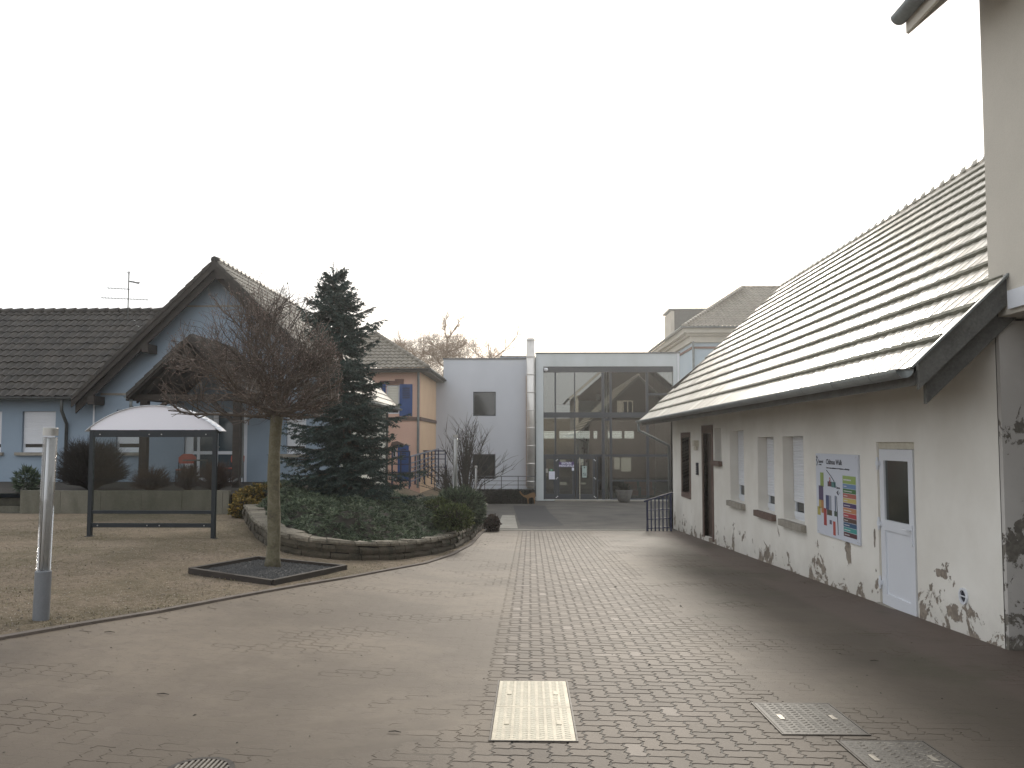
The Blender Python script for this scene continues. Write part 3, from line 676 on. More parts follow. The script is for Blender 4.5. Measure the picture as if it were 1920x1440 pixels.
# ================================================================== TALL BUILDING AT THE RIGHT EDGE
tall = thing('tall_building', 'tall taupe building at the right edge with jutting upper storey and blistered grey foot', 'building', (WX+.5, 7.3, gh(5, 7.3)))
b = MB(); b.box(WX-.02, -3, 2.78, 14.5, 7.76, 6.2); b.build('upper_wall', M['taupe'], tall); b = MB(); b.ext([(WX+.05,7.82,5.9),(14.5,7.82,5.9),(9.5,7.82,10.3)], (0,-10.8,0)); b.box(WX+.3, 7.765, 3.4, 14.5, 7.82, 5.899); b.build('gable_wall', M['wood_dark'], tall)
b = MB(); b.box(WX+.004, 7.66, -1.6, 14.4, 7.715, 2.75); b.box(8, -3, -1.6, 14.4, 7.28, 2.75); b.build('lower_wall', M['grey_peel'], tall)
b = MB(); b.box(WX+.06, 6.9, 2.62, 14, 7.2, 2.777); b.box(WX+.3, -2.9, 2.70, 14, 6.88, 2.778); b.build('beam', M['wood_dark'], tall)
b = MB(); b.box(WX-.06, 3., 2.82, WX-.021, 7.40, 2.99); b.build('window_sill', M['white'], tall)
TS = R_(41); TT = math.tan(TS); ez = 5.97; ex = 3.84
b = MB(); b.ext([(ex,0,ez),(9.5,0,ez+(9.5-ex)*TT),(15.3,0,ez),(15.3,0,ez-.14),(9.5,0,ez+(9.5-ex)*TT-.2),(ex,0,ez-.14)], (0,-3.4,0)); 
for i in range(len(b.v)): b.v[i] = (b.v[i][0], b.v[i][1]+7.98 if b.v[i][1] == 0 else -3.4, b.v[i][2])
rf = b.build('roof', M['darktile'], tall)
b = MB(); b.box(ex-.03, -3.4, ez-.24, ex-.001, 7.97, ez-.02); b.ext([(ex,8.0,ez-.03),(9.5,8.0,ez-.03+(9.5-ex)*TT),(9.5,8.0,ez-.26+(9.5-ex)*TT),(ex,8.0,ez-.24)], (0,-.03,0)); b.build('fascia', M['taupe'], tall)
b = MB(); gutter(b, (ex-.09, -3.4, ez-.06), (ex-.09, 7.99, ez-.06), .085); b.build('gutter', M['zinc'], tall, True)
b = MB(); b.box(9., 7.822, 5.2, 9.9, 7.88, 6.5); wn = b.build('window', M['white'], tall); b = MB(); b.box(9.1, 7.882, 5.3, 9.42, 7.89, 6.4); b.box(9.48, 7.882, 5.3, 9.8, 7.89, 6.4); b.build('pane', M['window_glass'], wn)
# ================================================================== ENTRANCE BUILDING
FY = 43.
def pz(py, Y=FY, px=1140): return at(px, py, Y).z
def pxx(px, Y=FY, py=800): return at(px, py, Y).x
ex0, ex1 = pxx(1005), pxx(1276); gx0, gx1 = pxx(1019), pxx(1263.5); gz0, gz1, tz = pz(937), pz(687), pz(663)
ent = thing('entrance_building', 'flat roofed glass fronted main entrance block in pale grey render', 'building', ((ex0+ex1)/2, FY, gz0))
b = MB(); wallg(b, (ex0, FY, -1.8), (1,0,0), (0,0,1), (0,-1,0), ex1-ex0, tz+1.8, [(gx0-ex0, gx1-ex0, gz0+1.8, gz1+1.8)], .35)
b.box(ex0, FY+.36, tz-.2, ex1, FY+8.9, tz); b.box(ex0, FY+.002, -1.8, ex0+.02, FY+9, tz-.201); b.box(ex1-.02, FY+.002, -1.8, ex1, FY+9, tz-.201)
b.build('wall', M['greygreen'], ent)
b = MB(); b.box(ex0-.03, FY-.04, tz+.001, ex1+.03, FY+.3, tz+.07); b.build('coping', M['parapet'], ent)
a = pxx(1272.5); b = MB(); b.box(a-.03, FY-.06, pz(760), a+.03, FY-.001, tz); b.build('downpipe', M['white'], ent)
zm0, zm1 = pz(783), pz(773)
b = MB(); BY = FY+8.6; bx0, bw_ = ex0+.03, ex1-ex0-.06; oo = []
for q0_, q1_ in ((1019.5,1042),(1049,1078),(1079.5,1106),(1113,1120),(1128,1166),(1171,1189)): oo.append((max(.02, pxx(q0_)*1.2-bx0), pxx(q1_)*1.2-bx0, pz(822, BY)+1.8, pz(801, BY)+1.8))
for q0_, q1_, r0_, r1_ in ((1049,1062,904,909.5),(1089,1098,905,908.5),(1050,1061,862,866),(1151,1162,858,880),(1164,1183,858,884),(1088,1094,860,872)): oo.append((pxx(q0_)*1.2-bx0, pxx(q1_)*1.2-bx0, pz(r1_, BY)+1.8, pz(r0_, BY)+1.8))
wallg(b, (bx0, BY, -1.8), (1,0,0), (0,0,1), (0,-1,0), bw_, tz+1.58, oo, .15); b.box(bx0, BY+.16, tz-.4, bx0+bw_, BY+.2, tz-.21)
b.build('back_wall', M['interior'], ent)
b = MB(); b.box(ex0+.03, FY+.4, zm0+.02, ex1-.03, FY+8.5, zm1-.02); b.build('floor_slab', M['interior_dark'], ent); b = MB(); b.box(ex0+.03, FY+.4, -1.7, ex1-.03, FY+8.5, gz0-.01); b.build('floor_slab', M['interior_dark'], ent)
b = MB(); b.box(ex0+.2, FY+8.3, pz(801)-.1, ex1-.2, FY+8.5, pz(793)); b.build('interior_beam', M['interior'], ent)
b = MB(); cx_ = pxx(1138.5); b.tube([(cx_, FY+.9, gz0), (cx_, FY+.9, gz1)], .12, 12); b.build('column', M['counter'], ent, True)
b = MB(); yq = FY+1.6; b.box(pxx(1084), yq, zm1, pxx(1146), yq+.08, pz(748.5)); b.box(pxx(1042), yq+.1, zm1, pxx(1072), yq+.16, pz(757)); b.build('counter', M['counter'], ent)
b = MB(); b.tube([(pxx(1082), yq-.2, pz(749)), (pxx(1082), yq-.2, pz(738))], [.14, .1], 8); b.build('counter_ornament', M['counter'], ent); b = MB(); b.tube([(pxx(1126), yq-.2, pz(748)), (pxx(1126), yq-.2, pz(737))], [.08,.16], 8); b.build('counter_ornament', M['counter'], ent)
b = MB(); r_y = FY+.12
def fbar(x0, x1, y0, y1, d=0): b.box(pxx(x0), r_y-d, pz(y1), pxx(x1), r_y+.1, pz(y0))
fbar(1019, 1263.5, 687, 697.5, .06); fbar(1019, 1263.5, 773, 783, .06); 
for x0, x1 in ((1040,1043),(1077,1079),(1128.5,1134),(1143.5,1148),(1212,1217)):
    fbar(x0, x1, 697.7, 772.8); fbar(x0, x1, 783.2, 851.8)
fbar(1134.1, 1143.4, 784, 789); fbar(1019, 1263.5, 852, 856.5)
for x0, x1 in ((1019,1021.5),(1118.5,1121),(1128.5,1134),(1143.5,1148),(1212,1217)): fbar(x0, x1, 856.7, 936.8)
fbar(1148.2, 1211.8, 900, 903); fbar(1217.2, 1263.5, 900, 903); fbar(1121.2, 1128.3, 900, 903); fbar(1217.2, 1263.4, 737, 741); fbar(1148.2, 1263.4, 934, 937)
b.build('curtain_wall_frame', M['anth'], ent)
xs2 = [1019,1041.5,1078,1131,1138.5,1146,1214.5,1263.5]; rows = [(697,773),(783,853),(855,936)]
for r0, r1 in rows:
    for x0, x1 in zip(xs2, xs2[1:]):
        if r0 == 855 and x0 < 1100 and x1 < 1132 : continue
        b = MB(); b.box(pxx(x0)+.01, r_y+.04, pz(r1), pxx(x1)-.01, r_y+.05, pz(r0)); b.build('pane', M['facade_glass'], ent)
def fdoor(x0, x1, gx0_, gx1_, name='door'):
    b = MB(); y_ = r_y-.03; A, B, Cc, D = pxx(x0), pxx(x1), pz(857.3), pz(935.5); a_, b_, c_, d_ = pxx(gx0_), pxx(gx1_), pz(860.5), pz(926.5)
    b.box(A, y_, D, a_, y_+.06, Cc); b.box(b_, y_, D, B, y_+.06, Cc); b.box(a_, y_, c_, b_, y_+.06, Cc); b.box(a_, y_, D, b_, y_+.06, d_)
    o = b.build(name, M['anth'], ent); b = MB(); b.box(a_, y_+.025, d_, b_, y_+.035, c_); b.build('pane', M['facade_glass'], o); return o
d1 = fdoor(1044.5, 1077.5, 1048.5, 1073); d2 = fdoor(1079.5, 1116, 1083, 1111); d0 = fdoor(1021.6, 1044, 1024, 1038, 'side_panel')
def hing(o, x, sgn):
    for y in (863, 897, 932):
        b = MB()
        for dx, dy in ((-1, 1), (1, -1)): b.tube([(pxx(x+dx*sgn), r_y-.05, pz(y+dy)-.02), (pxx(x+dx*sgn), r_y-.05, pz(y+dy)+.02)], .035, 6)
        b.build('hinge', M['white'], o)
hing(d1, 1044, 1); hing(d2, 1115, -1)
b = MB(); b.tube([(pxx(1086.7), r_y-.1, pz(936)), (pxx(1086.7), r_y-.1, pz(858))], .018, 8); b.build('handle', M['white_old'], d2)
b = MB(); yy_ = r_y-.075; b.box(pxx(1048), yy_, pz(876), pxx(1076), yy_+.02, pz(866)); sg = tag(b.build('entrance_sign', M['purple'], None, org=(pxx(1062), yy_, pz(876))), 'purple sign reading ENTRÉE PRINCIPALE on the left glass door', 'sign')
for s_, py in (('ENTRÉE', 870.7), ('PRINCIPALE', 875.3)): text(s_, .142, M['paper'], sg, (pxx(1062), yy_-.003, pz(py)), (1,0,0), (0,0,1), bold=.004, align='CENTER', xs_=1.08)
def sticker(x0, x1, y0, y1, m, label, cat='notice', y_=None, name='notice'):
    b = MB(); y_ = y_ or r_y-.075; b.box(pxx(x0), y_, pz(y1), pxx(x1), y_+.012, pz(y0)); return tag(b.build(name, M[m], None, org=(pxx(x0), y_, pz(y1))), label, cat)
o = sticker(1029, 1040, 884, 899, 'paper', 'white printed notice taped on the glass left of the entrance doors')
b = MB(); [b.box(pxx(1030.5), r_y-.078, pz(y_), pxx(1038), r_y-.0755, pz(y_-.7)) for y_ in (889,892,895)]; b.build('print', M['board'], o)
o = sticker(1030.2, 1036.2, 879.5, 883.6, 'green', 'small green safety sign above the white printed notice', 'sign', name='safety_sign')
b = MB(); b.bar((pxx(1033.2), r_y-.078, pz(883)), (pxx(1033.2), r_y-.078, pz(880)), .02, .004); b.bar((pxx(1032), r_y-.078, pz(881)), (pxx(1035), r_y-.078, pz(881)), .004, .02, (0,1,0)); b.build('symbol', M['paper'], o)
o = sticker(1023.2, 1027.4, 879, 886.5, 'alu', 'small grey door intercom left of the entrance doors', 'intercom', name='door_intercom')
b = MB(); [b.box(pxx(1024.3), r_y-.079, pz(y_), pxx(1026.3), r_y-.0755, pz(y_-.8)) for y_ in (881.5,883.5,885.5)]; b.build('button', M['black'], o)
o = sticker(1072, 1076, 877, 882.6, 'paper', 'tiny white note below the purple entrance sign')
o = sticker(1091.4, 1099.7, 874, 895.5, 'mint', 'tall pale green notice on the right glass door with a no smoking symbol')
b = MB(); c = Vector((pxx(1095.6), r_y-.078, pz(889.5))); b.tube([c+Vector((.075*math.cos(t*math.pi/8), 0, .075*math.sin(t*math.pi/8))) for t in range(17)], .01, 5, False); b.tube([c+Vector((-.05,0,.05)), c+Vector((.05,0,-.05))], .01, 5); b.tube([c+Vector((0,0,.33)), c+Vector((0,0,.42))], [.06,.01], 5); b.build('symbol', M['black'], o)
b = MB(); c = Vector((pxx(1024), FY-.04, pz(693))); b.lathe(c, [(.04,.10),(.10,.08),(.11,.0),(.10,-.04),(.05,-.09),(.01,-.10)], 12); b.box(c.x-.16, c.y-.02, c.z+.08, c.x+.05, c.y+.15, c.z+.1)
tag(b.build('dome_camera', M['white'], None, True, org=c), 'white dome security camera at the top left corner of the glass front', 'camera')
# blinds seen through
b = MB()
for q0_, q1_ in ((1019,1042),(1049,1078),(1079.5,1106),(1113,1120),(1128,1166),(1171,1189)):
    for k in range(5): zq = pz(801, FY+8.45)-.02-k*.15; b.box(pxx(q0_)*1.2, FY+8.45, zq-.035, pxx(q1_)*1.2, FY+8.46, zq)
b.build('blind', M['blind'], ent)
# left office block
OY = 43.4; bl = thing('office_block', 'windowed pale grey rendered block left of the glass entrance', 'building', (-2.5, OY, -1.2))
ox = lambda p: at(p, 800, OY).x; oz = lambda p: at(900, p, OY).z
b = MB(); x0, x1 = ox(831), ox(1004); wz = [(ox(887),ox(929.5),oz(780),oz(734.5)),(ox(886.5),ox(929),oz(898),oz(851.5))]
wallg(b, (x0, OY, -1.8), (1,0,0), (0,0,1), (0,-1,0), x1-x0, oz(674)+1.8, [(a-x0,c-x0,d+1.8,e+1.8) for a,c,d,e in wz], .15)
b.box(x0, OY+.16, -1.8, x1, OY+8, oz(674)-.01); b.box(ox(812.5), OY+.01, -1.8, x0-.002, OY+8, oz(709)); b.build('wall', M['greyblue'], bl)
b = MB(); b.box(x0-.03, OY-.04, oz(674), x1, OY+.3, oz(671.5)); b.box(ox(812.5), OY-.03, oz(709), x0-.033, OY+.3, oz(707)); b.build('coping', M['parapet'], bl)
b = MB(); b.box(ox(936), OY+2, oz(675), ox(992), OY+5, oz(663)); b.build('roof_box', M['greyblue'], bl); b = MB(); b.box(ox(935), OY+1.9, oz(663.), ox(992), OY+5.1, oz(660.5)); b.build('roof_box_cap', M['parapet'], bl)
b = MB(); b.box(ox(812), OY-.03, -1.3, ox(813.6), OY-.001, oz(709)); b.build('corner_strip', M['white'], bl)
for a, c, d, e in wz:
    f = MB(); t = .06
    for p, q in (((a,d),(a+t,e)),((c-t,d),(c,e)),((a+t,e-t),(c-t,e)),((a+t,d),(c-t,d+t))): f.box(p[0], OY+.05, p[1], q[0], OY+.12, q[1])
    o = f.build('window', M['anth'], bl); f = MB(); f.box(a+t, OY+.09, d+t, c-t, OY+.1, e-t); f.build('pane', M['window_glass'], o)
# flue
fl = thing('flue_pipe', 'tall stainless steel flue running up the joint of the two grey blocks', 'chimney', (ox(995), OY-.45, oz(918)))
cx_ = ox(995.2); y_ = OY-.45
b = MB(); b.tube([(cx_, y_, oz(914)), (cx_, y_, oz(637))], .225, 24); p = b.build('pipe', M['steel'], fl, True)
for py in (640, 671, 704, 737, 770, 803, 836, 869, 902):
    c = MB(); z = oz(py); c.tube([(cx_, y_, z-.03), (cx_, y_, z+.03)], 0.24, 24); c.build('clamp', M['steel'], p, True)
b = MB(); b.box(cx_-.26, OY-.22, oz(912), cx_-.05, OY-.002, oz(705)); b.build('backing_plank', M['copper'], fl)
b = MB(); x_ = ox(1003.5); b.tube([(x_, OY-.5, -1.3), (x_, OY-.5, oz(673))], .035, 8); 
for py in (672, 793, 886): b.box(x_-.02, OY-.52, oz(py), x_+.06, FY, oz(py)+.03)
tag(b.build('cable_pipe', M['zinc_dark'], None, True, org=(x_, OY-.5, -1.3)), 'thin dark pipe beside the steel flue', 'pipe')
# ================================================================== BLUE HOUSE ON THE LEFT
HY = 24.5; GY = HY-.6
hx = lambda p, Y=HY, q=800: at(p, q, Y).x
hz = lambda q, Y=HY, p=300: at(p, q, Y).z
ap = at(402, 487, GY); lt = at(137, 744, GY); hw = ap.x-lt.x; eZ = lt.z; rt = ap.x+hw; HS = (ap.z-eZ)/hw; HA = math.atan(HS)
wl = lt.x+.45; wr = rt-.45; HB = 32.6
house = thing('blue_house', 'blue rendered house with dark gabled roof, left of the spruce', 'house', (ap.x, HY, .3))
b = MB(); wb = -.6; wt = eZ+.45*HS-.15
wins = [(hx(41.5),hx(104),hz(848),hz(771)),(hx(-60),hx(3),hz(848),hz(771)),(hx(218),hx(266),hz(848),hz(768)),(hx(537),hx(574),hz(851),hz(779))]
dx0, dx1, dz0, dz1 = hx(346), hx(464), hz(905), hz(772)
LXW = -24.
wallg(b, (LXW, HY, wb), (1,0,0), (0,0,1), (0,-1,0), wr-LXW, wt-wb, [(a-LXW,c-LXW,d-wb,e-wb) for a,c,d,e in wins]+[(dx0-LXW,dx1-LXW,dz0-wb,dz1-wb)], .16)
b.ext([(wl,HY,wt+.001),(wr,HY,wt+.001),(ap.x,HY,ap.z-.17)], (0,.2,0)); b.build('wall', M['blue'], house)
b = MB(); b.box(wr-.2, HY+.003, wb-1, wr+.002, HB-.3, wt); b.build('side_wall', M['palewall'], house)
b = MB(); b.box(LXW+.1, HY+1.2, wb, wr-.21, HY+1.4, wt); b.box(LXW, HB-.5, wb, wr-.21, HB-.31, wt); b.build('inner_wall', M['interior_dark'], house)
b = MB(); b.box(hx(188), HY-.025, hz(741), hx(246), HY-.002, hz(737)); b.box(hx(344), HY-.025, hz(576), hx(462), HY-.002, hz(573)); b.build('string_course', M['stone_sill'], house)
b = MB(); b.box(hx(174.5), HY-.03, hz(800), hx(177.5), HY-.002, hz(742)); b.build('corner_strip', M['white'], house)
# gable roof
GL = hw/math.cos(HA); yd = HB-GY
b = MB(); tiles(b, (rt, GY, eZ), (0,1,0), (-math.cos(HA),0,math.sin(HA)), GL, .34, .24, .03, WAVE, lambda v: 0, lambda v: yd)
tiles(b, (lt.x, GY, eZ), (0,1,0), (math.cos(HA),0,math.sin(HA)), GL, .34, .24, .03, WAVE, lambda v: 0, lambda v: yd)
rf = b.build('roof', M['greytile'], house)
b = MB(); y = GY-.02
while y < HB-.2: b.tube([(ap.x, y, ap.z+.0), (ap.x, y+.4, ap.z+.02)], [.11,.13], 8); y += .38
b.build('ridge_cap', M['darktile'], rf, True)
b = MB(); o_ = .03; b.ext([(lt.x,GY+.03,eZ-o_),(ap.x,GY+.03,ap.z-o_),(rt,GY+.03,eZ-o_),(rt,GY+.03,eZ-.14),(ap.x,GY+.03,ap.z-.17),(lt.x,GY+.03,eZ-.14)], (0,yd-.06,0)); b.build('soffit', M['wood_dark'], house)
b = MB()
for sgn, e_ in ((1, lt.x), (-1, rt)):
    P0 = Vector((e_-sgn*.04, GY-.04, eZ-.02)); P1 = Vector((ap.x, GY-.04, ap.z-.01)); b.ext([P0, P1, P1-Vector((0,0,.30)), P0-Vector((0,0,.30))], (0,.05,0))
    P0 = Vector((e_+sgn*.02, GY+.10, eZ-.16)); P1 = Vector((ap.x, GY+.10, ap.z-.20)); b.ext([P0, P1, P1-Vector((0,0,.34)), P0-Vector((0,0,.34))], (0,.07,0))
b.build('verge_board', M['wood_dark'], house)
b = MB()        # stepped verge tiles in front of the board
for sgn, e_ in ((1, lt.x), (-1, rt)):
    n = int(GL/.34); b = MB()
    for k in range(n):
        s0 = k*.34; p = Vector((e_+sgn*s0*math.cos(HA), GY-.07, eZ+s0*math.sin(HA)+.045)); q = p+Vector((sgn*.36*math.cos(HA), 0, .36*math.sin(HA)-.03))
        b.ext([p, q, q-Vector((0,0,.13)), p-Vector((0,0,.15))], (0,.06,0))
    b.build('verge_tiles', M['darktile'], rf)
for t in (.06, .44, .97):
    b = MB(); p = Vector((lt.x+hw*t+.30, 0, eZ+(ap.z-eZ)*t-.20)); b.box(p.x-.10, GY-.02, p.z-.28, p.x+.10, HY-.003, p.z-.02); b.build('purlin', M['wood_dark'], house)
b = MB(); gutter(b, (rt+.08, GY, eZ-.02), (rt+.08, HB, eZ-.02), .08); b.build('gutter', M['zinc'], house, True)
b = MB(); b.tube([(wr+.07, HB-.5, eZ-.2), (wr+.07, HB-.5, -.8)], .05, 8); b.build('downpipe', M['zinc_dark'], house)
# left wing roof
ry = GY+.1; wz0 = hz(744, ry); tanw = .93; dpt = 3.42; wl2 = dpt/math.cos(math.atan(tanw)); WA = math.atan(tanw)
glx = lambda z: lt.x+(z-eZ)/HS
b = MB(); tiles(b, (-25, ry, wz0), (1,0,0), (0,math.cos(WA),math.sin(WA)), wl2, .34, .25, .032, WAVE, lambda v: 0, lambda v: max(.2, glx(wz0+v*math.sin(WA))+25+.04), .006)
tiles(b, (-25, ry+2*dpt, wz0), (1,0,0), (0,-math.cos(WA),math.sin(WA)), wl2, .34, 1, .03, [(0,0)], lambda v: 0, lambda v: 12)
b.build('wing_roof', M['darktile'], house)
b = MB(); x = -25
while x < glx(wz0+dpt*tanw)-.1: b.tube([(x, ry+dpt, wz0+dpt*tanw+.0), (x+.4, ry+dpt, wz0+dpt*tanw+.02)], [.10,.125], 8); x += .38
b.build('wing_ridge_cap', M['darktile'], rf, True)
b = MB(); b.add([(-25,ry+.05,wz0-.06),(lt.x-.02,ry+.05,wz0-.06),(lt.x-.02,HY+.2,wz0-.06+.3),(-25,HY+.2,wz0-.06+.3)], [(0,1,2,3)]); b.build('wing_soffit', M['wood_dark'], house)
b = MB(); gutter(b, (-25, ry-.05, wz0+.0), (lt.x-.05, ry-.05, wz0+.0), .075); b.build('wing_gutter', M['zinc_dark'], house, True)
b = MB(); a = at(116, 748, ry); b.tube([a, a+Vector((0,0,-.35)), Vector((hx(127.5), HY-.08, a.z-.75)), Vector((hx(127.5), HY-.08, .3))], .05, 8); b.build('downpipe', M['zinc_dark'], house, True)
for (a, c, d, e) in wins:
    y_ = HY+.09; f = MB(); t = .06
    for p, q in (((a,d),(a+t,e)),((c-t,d),(c,e)),((a+t,e-t),(c-t,e)),((a+t,d),(c-t,d+t+.02))): f.box(p[0], y_, p[1], q[0], y_+.05, q[1])
    o = f.build('window', M['white'], house); h = d+(e-d)*.20
    f = MB(); slats(f, (a+.02, y_-.012, h), (1,0,0), (0,0,1), (0,-1,0), c-a-.04, e-h); f.build('roller_shutter', M['shutter'], o)
    f = MB(); f.box(a+t, y_+.02, d+t, c-t, y_+.03, h+.05); f.build('pane', M['window_glass'], o)
    f = MB(); f.box(a+t, y_+.0, d+t+.02, c-t, y_+.018, d+t+.09); f.build('sash', M['white'], o)
    f = MB(); f.box(a-.16, HY-.10, d-.10, c+.10, HY+.12, d-.003); f.build('sill', M['stone_sill'], o)
# glazed double door
y_ = HY+.06; f = MB(); D0, D1 = hx(346), hx(464)
vb = [(346,362),(369,374),(399,408),(455,464)]
for a, c in vb: f.box(hx(a), y_, dz0, hx(c), y_+.07, dz1)
for (a, c) in ((362,369),(374,399),(408,455)):
    for q0_, q1_ in ((772,778),(846,852),(896,905)): f.box(hx(a)+.001, y_+.003, hz(q1_), hx(c)-.001, y_+.067, hz(q0_))
o = f.build('glazed_door', M['white'], house)
f = MB(); f.box(D0+.05, y_+.03, dz0+.05, D1-.05, y_+.04, dz1-.05); f.build('pane', mat('blueish_pane', (.07,.10,.12), (.05,.075,.09), 1, .1, spec=.8), o)
f = MB(); f.tube([(hx(405),y_-.01,hz(838)),(hx(405),y_-.06,hz(838)),(hx(413),y_-.06,hz(838))], .012, 6); f.box(hx(403.5), y_-.012, hz(846), hx(406.5), y_-.001, hz(834)); f.build('handle', M['alu'], o)
# porch
PY = 21.5; pa = at(357, 627, PY); pl = at(239, 740, PY); pw = pa.x-pl.x; pr_ = pa.x+pw; PS = (pa.z-pl.z)/pw; PA = math.atan(PS); PL = pw/math.cos(PA)
b = MB(); tiles(b, (pl.x, PY, pl.z), (0,1,0), (math.cos(PA),0,math.sin(PA)), PL, .34, .24, .03, WAVE, lambda v: 0, lambda v: HY-PY-.003)
tiles(b, (pr_, PY, pl.z), (0,1,0), (-math.cos(PA),0,math.sin(PA)), PL, .34, .24, .03, WAVE, lambda v: 0, lambda v: HY-PY-.003)
pf = b.build('porch_roof', M['darktile'], house)
b = MB(); b.ext([(pl.x,PY+.03,pl.z-.03),(pa.x,PY+.03,pa.z-.03),(pr_,PY+.03,pl.z-.03),(pr_,PY+.03,pl.z-.12),(pa.x,PY+.03,pa.z-.14),(pl.x,PY+.03,pl.z-.12)], (0,HY-PY-.04,0))
for sgn, e_ in ((1, pl.x), (-1, pr_)):
    P0 = Vector((e_, PY-.05, pl.z)); P1 = Vector((pa.x, PY-.05, pa.z)); b.ext([P0, P1, P1-Vector((0,0,.2)), P0-Vector((0,0,.16))], (0,.06,0))
    P0 = Vector((e_+sgn*.1, PY+.3, pl.z-.06)); P1 = Vector((pa.x, PY+.3, pa.z-.16)); b.ext([P0, P1, P1-Vector((0,0,.16)), P0-Vector((0,0,.16))], (0,.10,0))
b.build('porch_rafter', M['wood_dark'], house)
for sgn, e_ in ((1, pl.x), (-1, pr_)):
    b = MB()
    for k in range(int(PL/.34)):
        s0 = k*.34; p = Vector((e_+sgn*s0*math.cos(PA), PY-.09, pl.z+s0*math.sin(PA)+.05)); q = p+Vector((sgn*.36*math.cos(PA), 0, .36*math.sin(PA)-.03)); b.ext([p, q, q-Vector((0,0,.12)), p-Vector((0,0,.14))], (0,.06,0))
    b.build('verge_tiles', M['darktile'], pf)
px0, px1 = hx(272, PY+.4), hx(446, PY+.4); zb_ = hz(745, PY+.4)
b = MB(); b.box(px0-.5, PY+.28, zb_-.1, px1+.45, PY+.46, zb_+.08); b.box(px0-.09, PY+.3, zb_+.081, px0+.09, HY, zb_+.2); b.box(px1-.09, PY+.3, zb_+.081, px1+.09, HY, zb_+.2)
b.bar((px0+.05, PY+.37, zb_-.65), (px0+.65, PY+.37, zb_-.08), .10, .10, (0,1,0)); b.bar((px1-.05, PY+.37, zb_-.75), (px1-.75, PY+.37, zb_-.08), .10, .10, (0,1,0)); b.build('porch_beam', M['wood_dark'], house)
for x_ in (px0, px1):
    b = MB(); b.box(x_-.10, PY+.28, .2, x_+.10, PY+.46, zb_-.102); b.build('porch_post', M['wood_dark'], house)
b = MB(); b.tube([(pl.x+.05,PY+.1,pl.z-.12),(pl.x+.05,PY+.1,pl.z-.32),(px0-.1,PY+.3,pl.z-.45)], .045, 8); gutter(b, (pl.x-.04,PY,pl.z-.05), (pl.x-.04,HY,pl.z-.05), .06); b.build('porch_gutter', M['zinc'], house, True)
b = MB(); x_ = hx(455, PY+.5); b.tube([(x_,PY+.5,zb_-.3),(x_,PY+.5,hz(893,PY)),(hx(441,PY+.2),PY+.1,hz(906,PY))], .045, 8); b.build('downpipe', M['zinc_dark'], house, True)
# antenna
an = at(240, 580, 27.0); b = MB(); b.tube([an-Vector((0,0,.4)), an+Vector((0,0,1.32))], .018, 6)
for h_, x0_, x1_, sl_ in ((1.27,-.08,.05,0),(.97,-.02,.40,-.12),(.70,-.75,.03,-.06),(.36,-.95,.70,-.05)):
    b.tube([an+Vector((x0_,0,h_-sl_*x0_*-1)), an+Vector((x1_,0,h_+sl_*x1_))], .009, 4)
    n = int((x1_-x0_)/.11)
    for k in range(n+1):
        x = x0_+(x1_-x0_)*k/max(1,n); z = h_+sl_*x; b.tube([an+Vector((x,-.22,z)), an+Vector((x,.22,z))], .004, 3)
b.tube([an+Vector((.05,0,.97)), an+Vector((.36,0,.90))], .025, 5)
tag(b.build('antenna', M['zinc_dark'], None, org=an), 'television antenna on the ridge of the dark roof at the left', 'antenna')
# terrace and planter wall
PWY = 19.4; TZ = hz(920, PWY, 300); wxa, wxb = hx(42, PWY), hx(432, PWY)
b = MB(); b.quad((-24,PWY+.1,TZ-.08),(hx(470,PWY),PWY+.1,TZ-.08),(hx(560,HY),HY,.38),(-24,HY,.38)); struct(b.build('terrace_soil', M['soil']), 'dark soil of the raised terrace')
b = MB(); xx = wxa
while xx < wxb-.1:
    w_ = 1.0; b.box(xx+.004, PWY, -.6, min(xx+w_, wxb)-.004, PWY+.14, TZ+random.uniform(-.006, .006)); xx += w_
tag(b.build('planter_wall', M['concrete_mossy'], None, org=((wxa+wxb)/2, PWY, -.2)), 'long low stained concrete retaining wall in front of the blue house', 'wall')
b = MB(); b.box(hx(470, PWY), PWY+.2, -.6, hx(452,PWY)+.12, HY, .30); 
b = MB()
for k, q in enumerate((962, 948, 934)): b.box(-17, PWY+.05+k*.3, -.5, wxa-.004, PWY+.05+(k+1)*.3, hz(q, PWY+.1+k*.3, 20))
tag(b.build('garden_steps', M['concrete_mossy'], None, org=(wxa-1, PWY, -.3)), 'three concrete garden steps at the left edge', 'steps')
# chairs on the porch
def chair(x, y, z, rz, label, grp='red chairs on the porch'):
    t = thing('garden_chair', label, 'chair', (x, y, z), grp); t.rotation_euler = (0,0,rz); o0 = Vector((x,y,z))
    P = lambda a, b_, c: o0+Vector((a, b_, c))
    m = MB(); pr = [P(-.24,.22,.62),P(-.24,.24,.80),P(-.12,.25,.90),P(.12,.25,.90),P(.24,.24,.80),P(.24,.22,.62)]; m.ext(pr, (0,.03,0)); m.build('backrest', M['redplastic'], t)
    m = MB(); m.box(*P(-.24,-.24,.44), *P(.24,.22,.47)); m.build('seat', M['redplastic'], t)
    for a in (-.23, .23):
        for c in (-.22, .23):
            m = MB(); m.tube([P(a,c,0), P(a,c,.66 if c > 0 else .44)], .016, 6); m.build('leg', M['black'], t)
    m = MB(); m.box(*P(-.23,.22,.22), *P(.23,.24,.25)); m.build('stretcher', M['black'], t)
    return t
c0 = at(348, 905, 22.8); chair(c0.x, 22.8, .36, R_(15), 'red backed chair nearer the middle of the porch, seen through the shelter glass')
c0 = at(434, 905, 23.4); chair(c0.x, 23.4, .38, R_(-20), 'red backed chair behind the right porch post')
